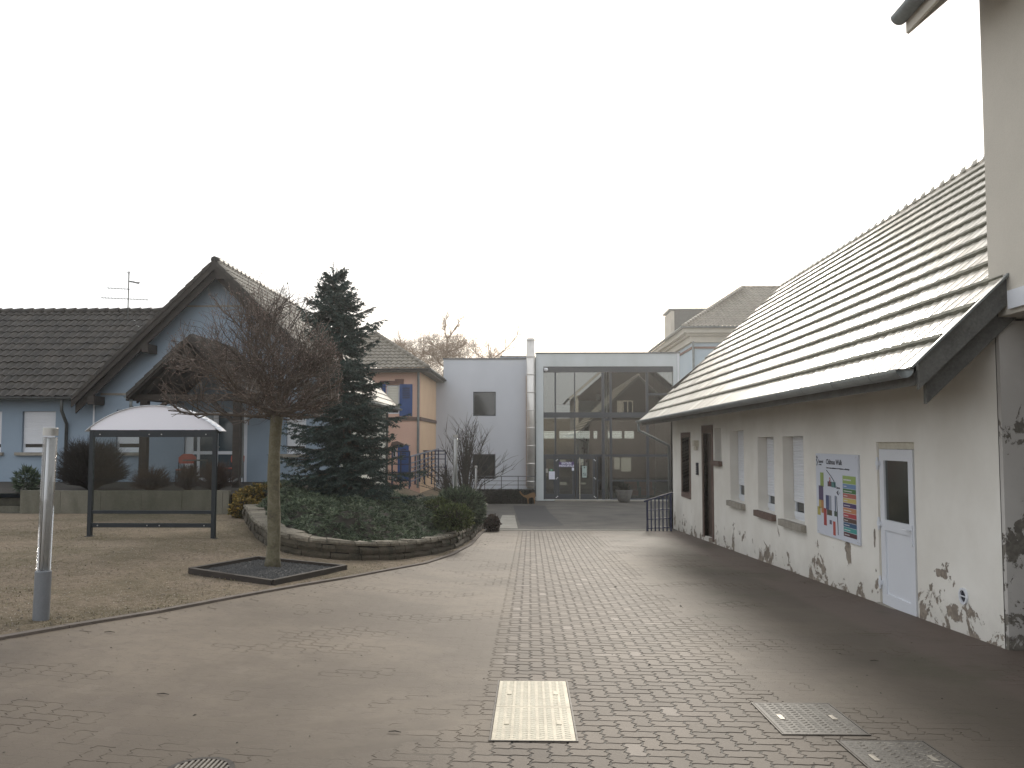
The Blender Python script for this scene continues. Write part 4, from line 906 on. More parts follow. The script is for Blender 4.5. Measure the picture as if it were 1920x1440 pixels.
b = MB(); c0 = at(366, 870, 22.6); b.tube([(c0.x,22.6,1.07),(c0.x,22.6,1.10)], .34, 16); tb = tag(b.build('porch_table', M['wood_grey'], None, org=(c0.x,22.6,.36)), 'small round brown table beside the red chair on the porch', 'table')
b = MB(); b.tube([(c0.x,22.6,.36),(c0.x,22.6,1.069)], .03, 8); b.lathe((c0.x,22.6,.36), [(.2,0),(.2,.02),(.03,.04)], 12); b.build('pedestal', M['black'], tb)
# ================================================================== SALMON HOUSE
SY = 37.; sx1 = pxx(788, SY); sx = lambda p, Y=SY: at(p, 800, Y).x; sz = lambda q, Y=SY: at(740, q, Y).z
ph = thing('salmon_house', 'salmon coloured house with blue shutters and hipped tiled roof behind the spruce', 'house', (sx1-2.5, SY, -.3))
b = MB(); wn_ = [(sx(724),sx(748.5),sz(776),sz(722)),(sx(735),sx(743.5),sz(858),sz(838)),(sx(735),sx(743.5),sz(902),sz(893))]; xL = -10.6; sw = SY+6.2
wallg(b, (xL, SY, -1.5), (1,0,0), (0,0,1), (0,-1,0), sx1-xL, sz(692)+1.5, [(a-xL,c-xL,d+1.5,e+1.5) for a,c,d,e in wn_], .12); b.box(xL, SY+.13, -1.5, sx1-.01, sw, sz(692)); b.build('wall', M['pink'], ph)
b = MB(); b.box(sx1-.008, SY+.002, -1.5, sx1, sw, sz(692)); b.build('side_wall', M['apricot'], ph)
b = MB(); z0, z1 = sz(788.5), sz(782); b.box(xL, SY-.05, z0, sx1+.05, SY-.001, z1); b.box(sx1+.001, SY, z0, sx1+.05, sw-.1, z1); b.build('string_course', M['brown_stone'], ph)
b = MB(); b.box(sx(712), SY-.04, sz(721), sx(756.5), SY-.001, sz(714)); b.box(sx(740), SY-.045, sz(714)+.001, sx(757), SY-.001, sz(711)); b.build('lintel', M['lintel'], ph)
b = MB(); b.ext([(sx(733),SY-.05,sz(836)),(sx(735),SY-.05,sz(829)),(sx(745),SY-.05,sz(827)),(sx(757),SY-.05,sz(832)),(sx(755),SY-.05,sz(838))], (0,.048,0)); b.build('lintel', M['brown_stone'], ph)
for a, c, d, e in wn_:
    f = MB(); t = .06
    for p, q in (((a,d),(a+t,e)),((c-t,d),(c,e)),((a+t,e-t),(c-t,e)),((a+t,d),(c-t,d+t))): f.box(p[0], SY+.05, p[1], q[0], SY+.1, q[1])
    o = f.build('window', M['white'], ph); f = MB()
    if e-d > 1: slats(f, (a+t, SY+.045, d+.3), (1,0,0), (0,0,1), (0,-1,0), c-a-2*t, e-d-.3-t, .12); f.build('roller_shutter', M['blind'], o); f = MB()
    f.box(a+t, SY+.08, d+t, c-t, SY+.09, e-t); f.build('pane', M['window_glass'], o)
for x0_, x1_, q0_, q1_ in ((749,773,720.5,780),(746.5,767,835,902),(699,723,720.5,780)):
    f = MB(); f.box(sx(x0_), SY-.06, sz(q1_), sx(x1_), SY-.02, sz(q0_)); o = f.build('shutter', M['shutblue'], ph)
    f = MB(); zt = sz(q0_)-.12; [f.box(sx(x0_)+.14, SY-.075, zt-.09-k*.09, sx(x1_)-.12, SY-.061, zt-.045-k*.09) for k in range(6)]; f.build('louvre', M['railblue'], o)
b = MB(); b.tube([(sx(784.5), SY-.1, sz(692)), (sx(784.5), SY-.1, -.5)], .055, 8); b.build('downpipe', M['zinc'], ph)
HE = sx1+.42; FE = SY-.5; eh = sz(690, FE); hwid = 3.05; hp = R_(33.5); tl = hwid/math.cos(hp); bl_ = 7.2
b = MB(); tiles(b, (HE-2*hwid, FE, eh), (1,0,0), (0,math.cos(hp),math.sin(hp)), tl, .32, .24, .035, WAVE, lambda v: v*math.cos(hp), lambda v: 2*hwid-v*math.cos(hp))
tiles(b, (HE, FE, eh), (0,1,0), (-math.cos(hp),0,math.sin(hp)), tl, .32, .24, .035, WAVE, lambda v: v*math.cos(hp), lambda v: bl_)
tiles(b, (HE-2*hwid, FE, eh), (0,1,0), (math.cos(hp),0,math.sin(hp)), tl, .32, .24, .035, WAVE, lambda v: v*math.cos(hp), lambda v: bl_)
rf = b.build('roof', M['greytile'], ph); apx = Vector((HE-hwid, FE+hwid, eh+hwid*math.tan(hp)+.03))
def caps(mb, p, q, r=.10):
    p = Vector(p); q = Vector(q); d = (q-p); L = d.length; d /= L; k = 0
    while k < L-.1: mb.tube([p+d*k, p+d*min(L, k+.4)], [r*1.15, r*.95], 8); k += .37
b = MB(); caps(b, (HE,FE,eh+.03), apx); caps(b, (HE-2*hwid,FE,eh+.03), apx); caps(b, apx, apx+Vector((0,3,0))); b.build('ridge_cap', M['greytile'], rf, True)
b = MB(); b.box(HE-2*hwid, FE+.02, eh-.16, HE, FE+bl_, eh-.03); b.build('soffit', M['wood_grey'], ph)
b = MB(); gutter(b, (HE-2*hwid,FE-.05,eh-.02), (HE+.05,FE-.05,eh-.02), .07); gutter(b, (HE+.06,FE,eh-.02), (HE+.06,FE+bl_,eh-.02), .07); b.build('gutter', M['zinc_dark'], ph, True)
# ================================================================== PALE BLUE VILLA (behind, right)
VY = 51.; vx = at(1282, 612, VY); vl = thing('pale_blue_villa', 'tall pale blue house with cream cornice and hipped roof behind the entrance building', 'house', (17, 58, -1.5))
X_, Z_ = vx.x, vx.z; hw_ = 7.; vp = R_(28.5)
b = MB(); b.box(X_+.7, VY+.7, -1.6, 32, VY+14-.7, Z_-.5); b.build('wall', M['paleblue'], vl)
for (i, (o_, z0, z1)) in enumerate(((.45,-.55,-.40),(.25,-.95,-.56),(.55,-1.35,-1.22))):
    b = MB(); e_ = {0:.3, 1:.5, 2:.62}[i]; b.box(X_+e_, VY+e_, Z_+z0, 32, VY+14-e_, Z_+z1); b.build('cornice', M['cornice'] if i < 2 else M['lintel'], vl)
b = MB(); b.box(X_+.05, VY+.05, Z_-.39, 32, VY+13.95, Z_-.05); b.build('eave_box', M['cornice'], vl)
b = MB(); tv = hw_/math.cos(vp); tiles(b, (X_, VY, Z_), (1,0,0), (0,math.cos(vp),math.sin(vp)), tv, .34, .26, .035, WAVE, lambda v: v*math.cos(vp)*.80, lambda v: 22)
tiles(b, (X_, VY, Z_), (0,1,0), (math.cos(vp)*.80,0,math.sin(vp)), math.hypot(hw_*.8, hw_*math.tan(vp)), .36, .26, .035, WAVE, lambda v: v*.92, lambda v: 14-v*.92)
rf = b.build('roof', M['greytile'], vl); b = MB(); A_ = Vector((X_+hw_*.8, VY+hw_, Z_+hw_*math.tan(vp)+.04)); caps(b, (X_,VY,Z_+.03), A_, .14); caps(b, A_, A_+Vector((16,0,0)), .12); b.build('ridge_cap', M['greytile'], rf, True)
b = MB(); gutter(b, (X_-.1,VY-.08,Z_), (32,VY-.08,Z_), .12); gutter(b, (X_-.1,VY+14,Z_), (X_-.1,VY-.1,Z_), .12); b.build('gutter', M['zinc'], vl, True)
a = at(1300, 640, VY+.5); b = MB(); b.tube([(a.x,VY+.55,Z_-.9),(a.x,VY+.55,-1.5)], .075, 8); b.build('downpipe', M['zinc'], vl)
d0_ = at(1262, 583, 59); b = MB(); b.box(d0_.x, 58.6, Z_+.2, d0_.x+3.4, 61.2, d0_.z); dm = b.build('dormer', M['zinc_dark'], vl)
b = MB(); b.box(d0_.x-.25, 58.5, Z_+.2, d0_.x-.003, 61.3, d0_.z-.1); b.build('dormer_front', M['cornice'], dm); b = MB(); b.box(d0_.x-.4, 58.45, d0_.z+.002, d0_.x+3.4, 61.4, d0_.z+.1); b.build('dormer_roof', M['zinc'], dm)
# ================================================================== SHELTER
sh_a = gr(168, 1003); SHY = 14.1; s0 = at(168, 1003, SHY); s1 = at(400, 996, SHY); sz_ = lambda q: at(285, q, SHY).z
X0, X1 = s0.x, s1.x; zt = sz_(806); g0 = gh(X0, SHY)
sh = thing('bus_shelter', 'dark framed glass shelter with a white arched canopy on the lawn', 'shelter', ((X0+X1)/2, SHY, g0))
for x_ in (X0, X1):
    b = MB(); b.box(x_-.035, SHY-.035, gh(x_, SHY)-.1, x_+.035, SHY+.035, zt); b.box(x_-.06, SHY-.06, gh(x_,SHY)-.02, x_+.06, SHY+.06, gh(x_,SHY)+.012); b.build('post', M['darkgreen'], sh)
for bx in ((X0+.036, SHY-.03, sz_(819.5), X1-.036, SHY+.03, zt-.004),(X0+.036, SHY-.02, sz_(989), X1-.036, SHY+.02, sz_(981)),(X0+.036, SHY-.02, sz_(963), X1-.036, SHY+.02, sz_(957)),(X0-.03, SHY+.036, zt-.06, X0+.03, SHY+.22, zt-.002),(X1-.03, SHY+.036, zt-.06, X1+.03, SHY+.22, zt-.002)):
    b = MB(); b.box(*bx); b.build('rail', M['darkgreen'], sh)
cxs = (X0+X1)/2; aw = (X1-X0)/2+.07; ah = sz_(761)-zt; Rr = (aw*aw+ah*ah)/(2*ah)
arc = lambda x, o=0: zt+ah-Rr+math.sqrt(max(0, Rr*Rr-(x-cxs)**2))+o
n = 28; xsn = [cxs-aw+.06+(2*aw-.12)*k/n for k in range(n+1)]
b = MB(); b.ext([(x, SHY-.045, arc(x)-.004) for x in xsn]+[(xsn[-1],SHY-.045,zt-.0),(xsn[0],SHY-.045,zt-.0)], (0,.02,0)); b.build('canopy_panel', M['opal'], sh)
b = MB()
xsn = [cxs-aw-.03+(2*aw+.06)*k/n for k in range(n+1)]
for p, q in zip(xsn, xsn[1:]): 
    zp, zq = arc(max(cxs-aw,min(cxs+aw,p))), arc(max(cxs-aw,min(cxs+aw,q)))
    if p < cxs-aw: zp -= .03
    if q > cxs+aw: zq -= .03
    b.ext([(p,SHY-.07,zp),(q,SHY-.07,zq),(q,SHY-.07,zq+.012),(p,SHY-.07,zp+.012)], (0,.32,0))
b.build('canopy', M['white'], sh, True)
b = MB(); b.box(X0+.036, SHY-.006, sz_(985), X1-.036, SHY+.004, sz_(818)); b.build('glass_panel', M['shelter_glass'], sh)
b = MB()
for q in (814.5, 985): 
    for f_ in (.07, .47, .57, .93): x_ = X0+(X1-X0)*f_; b.tube([(x_,SHY-.031,sz_(q)),(x_,SHY-.04,sz_(q))], .011, 6)
b.build('bolt', M['alu'], sh)
# ================================================================== LIGHT COLUMNS
def column(px_, py_, Y, H, label, lean=0, bh=.44, r=.070, zbase=None):
    p = at(px_, py_, Y); x = p.x; z = gh(x, Y)-.01 if zbase is None else zbase
    t = thing('light_column', label, 'lamp', (x, Y, z), 'cylindrical light columns')
    b = MB(); b.lathe((x,Y,z), [(r,0),(r,bh-.01),(r-.01,bh)], 24); b.lathe((x,Y,z-.05), [(r+.012,0),(r+.012,.055)], 16); b.build('base', M['lampgrey'], t)
    r2 = r*.88; b = MB(); b.lathe((x,Y,z), [(r2,bh+.001),(r2,H-.09)], 24); b.build('clear_tube', M['tube'], t, True)
    b = MB(); b.tube([(x-.01,Y-.015,z+bh), (x-.01,Y-.015,z+H-.1)], r*.17, 10); b.build('lamp_tube', M['glow'], t, True)
    b = MB(); 
    for a_ in (-.75, .75): b.box(x+a_*r2-.005, Y+.00, z+bh, x+a_*r2+.005, Y+.012, z+H-.1)
    b.box(x-r2*.62, Y+.03, z+bh, x+r2*(.35 if H < 1.85 else .62), Y+.036, z+H-.1); b.build('reflector', M['alu'], t)
    b = MB(); b.lathe((x,Y,z+H-.075), [(r*.93,0),(r*.93,.07),(r*.88,.075)], 32); b.build('cap', M['alu'], t)
    if lean: t.rotation_euler = (0, lean, 0)
    return t
column(77, 1147, 7.45, 1.80, 'nearest light column with clear tube on a grey base, standing on the lawn at the left', R_(1.2), .47)
column(853.5, 900, 21.3, 1.95, 'light column rising behind the junipers, in front of the bare shrub', 0, .44, .072, at(853, 815, 21.3).z-1.95)
column(892.5, 873, 30.5, 1.55, 'smaller farthest light column beside the right end of the junipers', 0, .4, .055, at(893, 873, 30.5).z-1.55)
# ================================================================== RAILINGS
def rail_panel(name, label, A, B, zA, zB, h, nposts, rails, m, r=.02, pr=.025, cat='railing', grp=None, rm=None):
    A = Vector((A[0], A[1], zA)); B = Vector((B[0], B[1], zB)); t = thing(name, label, cat, A, grp)
    for k in range(nposts):
        p = A.lerp(B, k/max(1, nposts-1)); b = MB(); b.tube([p-Vector((0,0,.05)), p+Vector((0,0,h))], pr, 8); b.build('post', m, t)
    for f in rails:
        b = MB(); b.tube([A+Vector((0,0,h*f)), B+Vector((0,0,h*f))], r*(1.5 if f == rails[-1] else 1), 6); b.build('rail', rm or m, t)
    return t
a = gr(1213, 995); c = gr(1258, 993)
rl = thing('stair_railing', 'short navy railing of upright bars beside the far corner of the long building', 'railing', (a.x, a.y-.05, a.z))
yv = a.y-.1; xa = a.x; xb = at(1258, 990, yv).x; zg = gh(3, yv); za_, zb2 = at(1211, 939, yv).z, at(1258, 925, yv).z
for k in range(7):
    f = k/6; x_ = xa+(xb-xa)*f; zt_ = za_+(zb2-za_)*f; b = MB(); w_ = .028 if k in (0, 6) else .018; b.box(x_-w_, yv-w_, zg-.02, x_+w_, yv+w_, zt_); b.build('bar', M['railblue'], rl)
b = MB(); b.bar((xa-.1,yv,za_-.02),(xb+.06,yv,zb2+.02), .05, .05)
for q in (.08, .35, .62): b.bar((xa,yv+.001,zg+q),(xb,yv+.001,zg+q+.03), .03, .03)
b.build('handrail', M['railblue'], rl)
zr = at(800, 905, 31).z
Ar = at(769, 905, 31); Br = at(823, 902, 37.5)
rail_panel('ramp_railing', 'navy blue railing running back along the ramp beside the salmon house', (Ar.x, 31), (at(822,880,39.6).x, 39.6), at(769,910,31).z, at(822,884,39.6).z, at(769,856,31).z-at(769,910,31).z, 8, (.12,.28,.44,.60,.76,1.0), M['railblue'], .024, .032, rm=M['raillight'])
A2 = at(735, 905, 31.2); rail_panel('landing_railing', 'navy blue railing facing the viewer across the blue shutters of the salmon house', (A2.x, 31.2), (at(767.5,900,31.2).x, 31.2), at(735,914,31.2).z, at(735,914,31.2).z, at(735,846,31.2).z-at(735,914,31.2).z, 3, (.2,.42,.64,.84,1.0), M['railblue'], .022, .032)
A3 = at(772, 845, 36); B3 = at(835, 845, 36); rail_panel('upper_railing', 'short navy railing at the top of the ramp behind the long one', (A3.x, 38), (at(835,845,38).x, 38), at(800,906,38).z, at(800,906,38).z, at(800,845.5,38).z-at(800,906,38).z, 5, (.25,.5,.75,.9,1.0), M['railblue'], .022, .03)
Y_ = 40.6; A4 = at(815, 893, Y_).x; B4 = at(1003, 893, Y_).x; zz = at(900, 918, Y_).z
rail_panel('grey_railing', 'slim dark railing in front of the pale grey block', (A4, Y_), (B4, Y_), zz, zz, at(900,893,Y_).z-zz, 7, (.35,.66,1.0), M['parapet'], .016, .022)
b = MB(); b.box(at(880,920,Y_).x, Y_+.05, -1.8, B4+.0, Y_+.3, zz-.02); tag(b.build('low_wall', M['wood_dark'], None, org=(A4+3, Y_, -1.5)), 'dark low wall under the slim railing', 'wall')
# pot, deer
pc = at(1170, 945, 41.2); b = MB(); zg = gh(4, 41.2); b.lathe((pc.x,41.2,zg), [(.22,0),(.30,.08),(.38,.35),(.44,.58),(.44,.64),(.39,.64),(.37,.55)], 24)
pot = tag(b.build('flower_pot', M['pot'], None, True, org=(pc.x,41.2,zg)), 'big round concrete plant pot standing before the glass front', 'flower pot')
b = MB(); rr = random.Random(5)
for k in range(260):
    a_ = rr.uniform(0, 6.28); e_ = rr.uniform(.2, 1.5); L = rr.uniform(.15, .5); d = Vector((math.cos(a_)*math.cos(e_), math.sin(a_)*math.cos(e_), math.sin(e_))); p = Vector((pc.x,41.2,zg+.58))+Vector((d.x,d.y,0))*.2
    q = p+d*L; s_ = d.cross(Vector((0,0,1))).normalized()*.03; b.add([p, q-d*.1+s_, q, q-d*.1-s_], [(0,1,2,3)])
b.build('plant', M['hedge'], pot)
DY = 39.1; dp = lambda x, y: Vector(at(x, y, DY))
pts = [(973.8,922),(975.2,920.5),(977,923),(979.5,926),(983,928.6),(988,928),(994,925),(1000,923.2),(1003,924.5),(1004.2,928),(1003.2,934),(1002.8,939),(1003.4,944.3),(1001.6,944.3),(1000.8,938),(999.8,933.5),(996.5,932.5),(992,934.2),(990.8,938),(991.3,944.3),(989.6,944.3),(988.9,937.5),(987.5,933.8),(982.5,931.6),(977.5,928),(975.4,925)]
b = MB(); b.ext([dp(x, y) for x, y in pts], (0,.03,0)); dc = b.build('animal_cutout', M['deer'], None, org=dp(996, 943.5)); tag(dc, 'rusty brown flat deer figure standing below the steel flue', 'sculpture')
# entrance furniture behind glass
for px_, lab in ((1183, 'red armchair behind the glass right of the doors'), (1212, 'second red armchair deeper behind the glass, nearer the long building')):
    x_ = pxx(px_, 44.6); z_ = gz0; t = thing('armchair', lab, 'chair', (x_, 44.6, z_), 'red armchairs in the entrance hall')
    b = MB(); b.box(x_-.35, 44.4, z_+.15, x_+.35, 45., z_+.42); b.build('seat', M['redplastic'], t); b = MB(); b.box(x_-.35, 45.001, z_+.15, x_+.35, 45.12, z_+.95); b.build('backrest', M['redplastic'], t)
    for s_ in (-1, 1): b = MB(); b.box(x_+s_*.351, 44.4, z_, x_+s_*.42, 45.1, z_+.6); b.build('armrest', M['black'], t)
# ================================================================== COVERS
def cover(px4, m, name, label, halves=1, pit_=(.052,.040), grp='metal access covers in the paving'):
    P = [gr(x, y) for x, y in px4]; cx_ = sum(p.x for p in P)/4; x0 = (P[0].x+P[3].x)/2; x1 = (P[1].x+P[2].x)/2; y1 = (P[0].y+P[1].y)/2; y0 = (P[2].y+P[3].y)/2
    t = thing(name, label, 'access cover', ((x0+x1)/2, (y0+y1)/2, gh(0, (y0+y1)/2)), grp); sl_ = lambda y, d: gh(max(0, cx_), y)+d
    def slab(b, a0, b0, a1, b1, lo, hi_): b.add([(a0,b0,sl_(b0,lo)),(a1,b0,sl_(b0,lo)),(a1,b1,sl_(b1,lo)),(a0,b1,sl_(b1,lo)),(a0,b0,sl_(b0,hi_)),(a1,b0,sl_(b0,hi_)),(a1,b1,sl_(b1,hi_)),(a0,b1,sl_(b1,hi_))], [(0,3,2,1),(4,5,6,7),(0,1,5,4),(1,2,6,5),(2,3,7,6),(3,0,4,7)])
    b = MB(); e = .012
    slab(b, x0-e, y0-e, x0, y1+e, -.02, .007); slab(b, x1, y0-e, x1+e, y1+e, -.02, .007); slab(b, x0, y0-e, x1, y0, -.02, .007); slab(b, x0, y1, x1, y1+e, -.02, .007); b.build('frame', M['iron'], t)
    for h in range(halves):
        ya = y0+(y1-y0)*h/halves+.003; yb = y0+(y1-y0)*(h+1)/halves-.003; b = MB(); slab(b, x0+.004, ya, x1-.004, yb, -.01, .006); lid = b.build('lid', M['plate_base'] if halves == 2 else M['plate_dark_base'], t)
        b = MB(); nx = int((x1-x0-.03)/pit_[0]); ny = int((yb-ya-.03)/pit_[1])
        for i in range(nx):
            for j in range(ny):
                x_ = x0+.02+(i+.5)*(x1-x0-.04)/nx; y_ = ya+.015+(j+.5)*(yb-ya-.03)/ny+(.5*pit_[1] if i % 2 else 0)*0; s_ = 1 if i % 2 else -1
                d = Vector((.36*pit_[0], .22*pit_[1]*s_, 0)); w_ = Vector((-.0, .13*pit_[1], 0)); c_ = Vector((x_, y_, sl_(y_, .0062))); up = Vector((0,0,.0035))
                b.add([c_-d-w_, c_-w_*1.6, c_+d-w_, c_+d+w_, c_+w_*1.6, c_-d+w_]+[c_-d*.8+up, c_+d*.8+up], [(0,1,6),(1,7,6),(1,2,7),(2,3,7),(3,4,7),(4,6,7),(4,5,6),(5,0,6)])
        b.build('tread_pattern', m, lid)
        b = MB()
        for f_ in (.17, .82): b = MB(); slab(b, x0+(x1-x0)*f_-.016, (ya+yb)/2-.05, x0+(x1-x0)*f_+.016, (ya+yb)/2+.05, .006, .0105); b.build('lifting_plate', M['plate_base'] if halves == 2 else m, lid)
    return t
cover([(930,1278),(1058,1278),(1085,1390),(928,1390)], M['plate'], 'access_cover', 'pale aluminium checker plate cover in two halves at the middle of the paving', 2)
cover([(1414,1320),(1553,1320),(1626,1378),(1468,1378)], M['plate_dark'], 'access_cover', 'dark steel tread cover right of the pale one, the farther of the two dark ones', 1, (.055,.045))
cover([(1574,1392),(1731,1390),(1830,1462),(1655,1462)], M['plate_dark'], 'access_cover', 'dark steel tread cover cut by the bottom edge at the right', 1, (.055,.045))
dc_ = gr(372, 1447); b = MB(); R0 = .155
b.lathe((dc_.x,dc_.y,dc_.z-.02), [(R0+.03,0),(R0+.03,.028),(R0,.028),(R0,.005)], 32); dr_ = tag(b.build('drain_grate', M['iron'], None, org=dc_), 'round cast iron drain grate cut by the bottom edge at the left', 'drain')
b = MB()
for k in range(-5, 6):
    x_ = k*.027; L = math.sqrt(max(.0004, R0*R0-x_*x_))-.004; b.box(dc_.x+x_-.007, dc_.y-L, dc_.z-.01, dc_.x+x_+.007, dc_.y+L, dc_.z+.009)
b.box(dc_.x-R0+.01, dc_.y-.01, dc_.z-.009, dc_.x+R0-.01, dc_.y+.01, dc_.z+.007); b.build('bars', M['plate_dark'], dr_)
# ================================================================== STONE WALL AND JUNIPER BED
WP = [gr(x, y) for x, y in ((428,938),(440,958),(468,985),(478,1005),(505,1028),(560,1043),(640,1051),(720,1052),(800,1043),(850,1030),(885,1010),(905,988))]
sub = []
for a, b_ in zip(WP, WP[1:]):
    n = max(1, round((b_-a).length/.12)); sub += [a.lerp(b_, k/n) for k in range(n)]
sub.append(WP[-1])
for _ in range(6): sub = [sub[0]]+[(sub[i-1]+sub[i]*2+sub[i+1])/4 for i in range(1, len(sub)-1)]+[sub[-1]]
cum = [0]
for a, b_ in zip(sub, sub[1:]): cum.append(cum[-1]+(b_-a).length)
def wpt(s):
    s = max(0, min(cum[-1]-1e-4, s)); i = max(k for k in range(len(cum)) if cum[k] <= s); i = min(i, len(sub)-2); f = (s-cum[i])/max(1e-6, cum[i+1]-cum[i]); p = sub[i].lerp(sub[i+1], f); d = sub[i+1]-sub[i]; d.z = 0; d.normalize(); return p, d
b = MB(); cp = MB(); rr = random.Random(3); L = cum[-1]
for lay in range(3):
    s = rr.uniform(0, .2)
    while s < L:
        ln = rr.uniform(.22, .5); s2 = min(L, s+ln); top = lay == 2; hh = .125*(1+.35*ss((s-L*.72)/(L*.28))); z0 = hh*lay; m_ = cp if top else b
        k = 3; out_ = -.03+rr.uniform(-.02,.02); thk = .30+rr.uniform(-.02,.03); zt_ = hh-(.012 if not top else .05)+rr.uniform(-.008,.012); ring = []
        for q in range(k+1):
            p, d = wpt(s+.006+(s2-s-.012)*q/k); nrm = Vector((-d.y, d.x, 0)); g_ = gh(p.x, p.y)+z0
            j = lambda: rr.uniform(-.007, .007)
            ring.append([p+nrm*(out_+j())+Vector((0,0,g_-p.z-.0)), p+nrm*(out_-.008+j())+Vector((0,0,g_-p.z+zt_*.5)), p+nrm*(out_+.015+j())+Vector((0,0,g_-p.z+zt_+j())), p+nrm*(thk)+Vector((0,0,g_-p.z+zt_+j())), p+nrm*thk+Vector((0,0,g_-p.z))])
        v0 = len(m_.v); [m_.v.extend(tuple(x) for x in r) for r in ring]
        for q in range(k):
            for c in range(5): m_.f.append((v0+q*5+c, v0+q*5+(c+1) % 5, v0+(q+1)*5+(c+1) % 5, v0+(q+1)*5+c))
        m_.f.append(tuple(v0+c for c in range(5))); m_.f.append(tuple(v0+k*5+c for c in reversed(range(5)))); s = s2
w_ = tag(b.build('stone_wall', M['stonewall'], None, org=WP[7]), 'low curved mossy stone wall round the juniper bed', 'wall'); cp.build('capping', M['stonecap'], w_)
pp = WP[-1]; b = MB(); g_ = gh(pp.x, pp.y); b.box(pp.x-.16, pp.y-.05, g_-.1, pp.x+.10, pp.y+.35, g_+.66); pr2 = tag(b.build('stone_pier', M['stonewall'], None, org=(pp.x,pp.y,g_)), 'square stone pier ending the curved wall', 'pillar')
b = MB(); b.box(pp.x-.19, pp.y-.08, g_+.661, pp.x+.13, pp.y+.38, g_+.72); b.build('capping', M['stonecap'], pr2)
# bed outline: inner side of the wall, then back behind the spruce
poly = [(p.x, p.y+.15) for p in sub[10:]]+[(-1.6, 24), (-3.5, 26), (-6.5, 25), (-7.2, 21.5)]
def inside(x, y):
    c = False; n = len(poly)
    for i in range(n):
        x0, y0 = poly[i]; x1, y1 = poly[(i+1) % n]
        if (y0 > y) != (y1 > y) and x < (x1-x0)*(y-y0)/(y1-y0)+x0: c = not c
    return c
wallpts = [p for p in sub[::3]]
def edist(x, y): return min(math.hypot(x-p.x, y-p.y) for p in wallpts)
def mound(x, y):
    e = edist(x, y); h = .30+.42*ss((e-.1)/1.1)+.22*ss((e-1.5)/5)
    return gh(x, y)+h+(.46*abs(noise.noise(Vector((x*.8, y*1.0, 3))))-.06)*min(1,e*1.5)+.10*noise.noise(Vector((x*2.7, y*2.7, 7)))
b = MB(); N_ = {}; st_ = .22; gx_ = [-8+i*st_ for i in range(40)]; gy_ = [12.4+i*st_ for i in range(65)]
for j, y in enumerate(gy_):
    for i, x in enumerate(gx_):
        N_[i, j] = len(b.v); inn = inside(x, y); b.v.append((x, y, (mound(x, y)-.14) if inn else gh(x, y)+.05))
for j in range(len(gy_)-1):
    for i in range(len(gx_)-1):
        q = [(i,j),(i+1,j),(i+1,j+1),(i,j+1)]
        if all(inside(gx_[a], gy_[c]) for a, c in q): b.f.append(tuple(N_[k] for k in q))
b.f = b.f
tag(b.build('bed_soil', M['soil'], None, True, org=(-3.5, 17, -.5)), None, None, kind='structure') if False else struct(b.build('bed_soil', M['soil'], None, True), 'dark litter under the junipers')
def spray(b, p, n, L, r, up=.35, wid=.016, bend=.3):
    for k in range(n):
        a_ = r.uniform(0, 6.283); e_ = r.uniform(-.1, 1.2)*(1-up)+up*.9; d = Vector((math.cos(a_)*math.cos(e_), math.sin(a_)*math.cos(e_), math.sin(e_))); l = L*r.uniform(.5, 1.15)
        s_ = d.cross(Vector((r.uniform(-1,1), r.uniform(-1,1), r.uniform(-1,1)))).normalized()*wid; m_ = p+d*l*.5; q = p+d*l+Vector((0,0,-bend*l*.4))
        b.add([p+s_*.4, m_+s_, q, m_-s_], [(0,1,2,3)])
r = random.Random(21); b = MB(); cnt = 0
while cnt < 6200:
    x = r.uniform(-7.6, -.5); y = r.uniform(12.6, 25.5)
    if not inside(x, y): continue
    if r.random() < (y-13)/16*.55: continue
    cnt += 1; spray(b, Vector((x, y, mound(x, y)-.11+r.uniform(-.04, .05))), 17, .135, r, .2, .0075, .5)
tag(b.build('juniper_groundcover', M['juniper'], None), 'spreading blue green junipers filling the walled bed', 'shrubs', kind='stuff')
def ball(name, label, px_, py_, Y, R, H, m, n=700, L=.10, cat='shrub', wid=.014, zb=None, core=True, grp=None):
    p = at(px_, py_, Y); z = (zb if zb is not None else p.z); t = thing(name, label, cat, (p.x, Y, z), grp); rr = random.Random(int(px_*7+py_)); b = MB(); c = Vector((p.x, Y, z+H*.45))
    for k in range(n):
        u = rr.uniform(-1, 1); a_ = rr.uniform(0, 6.283); s_ = math.sqrt(1-u*u); d = Vector((s_*math.cos(a_), s_*math.sin(a_), u)); rad = (.72+.3*rr.random())*(1+.22*noise.noise(d*2.1+Vector((px_,0,0))))
        q = c+Vector((d.x*R*rad, d.y*R*rad, d.z*H*.55*rad))
        if q.z < z: continue
        for i in range(5):
            e_ = (d+Vector((rr.uniform(-.8,.8), rr.uniform(-.8,.8), rr.uniform(-.5,.9)))).normalized(); l = L*rr.uniform(.5, 1.2); w2 = e_.cross(Vector((rr.uniform(-1,1), rr.uniform(-1,1), rr.uniform(-1,1)))).normalized()*wid; b.add([q+w2*.3, q+e_*l*.5+w2, q+e_*l, q+e_*l*.5-w2], [(0,1,2,3)])
    b.build('foliage', m, t)
    if core:
        b = MB(); b.lathe((p.x,Y,z), [(R*.25,0),(R*.66,H*.25),(R*.72,H*.5),(R*.5,H*.8),(R*.12,H*.92)], 12); b.build('inner_branches', M['soil'], t, True)
    return t
z_ = gh(-1.7, 17.6)+.42; ball('dwarf_conifer', 'rounded yellow green dwarf conifer at the right end of the bed', 850, 975, 17.6, .42, .5, M['juniper_y'], 1100, .09, zb=z_)
ball('dwarf_conifer', 'yellow green tuft rising from the junipers behind the rounded dwarf conifer', 826, 925, 19.6, .4, .45, M['juniper_y'], 700, .09, zb=gh(-2.3,19.5)+.45)
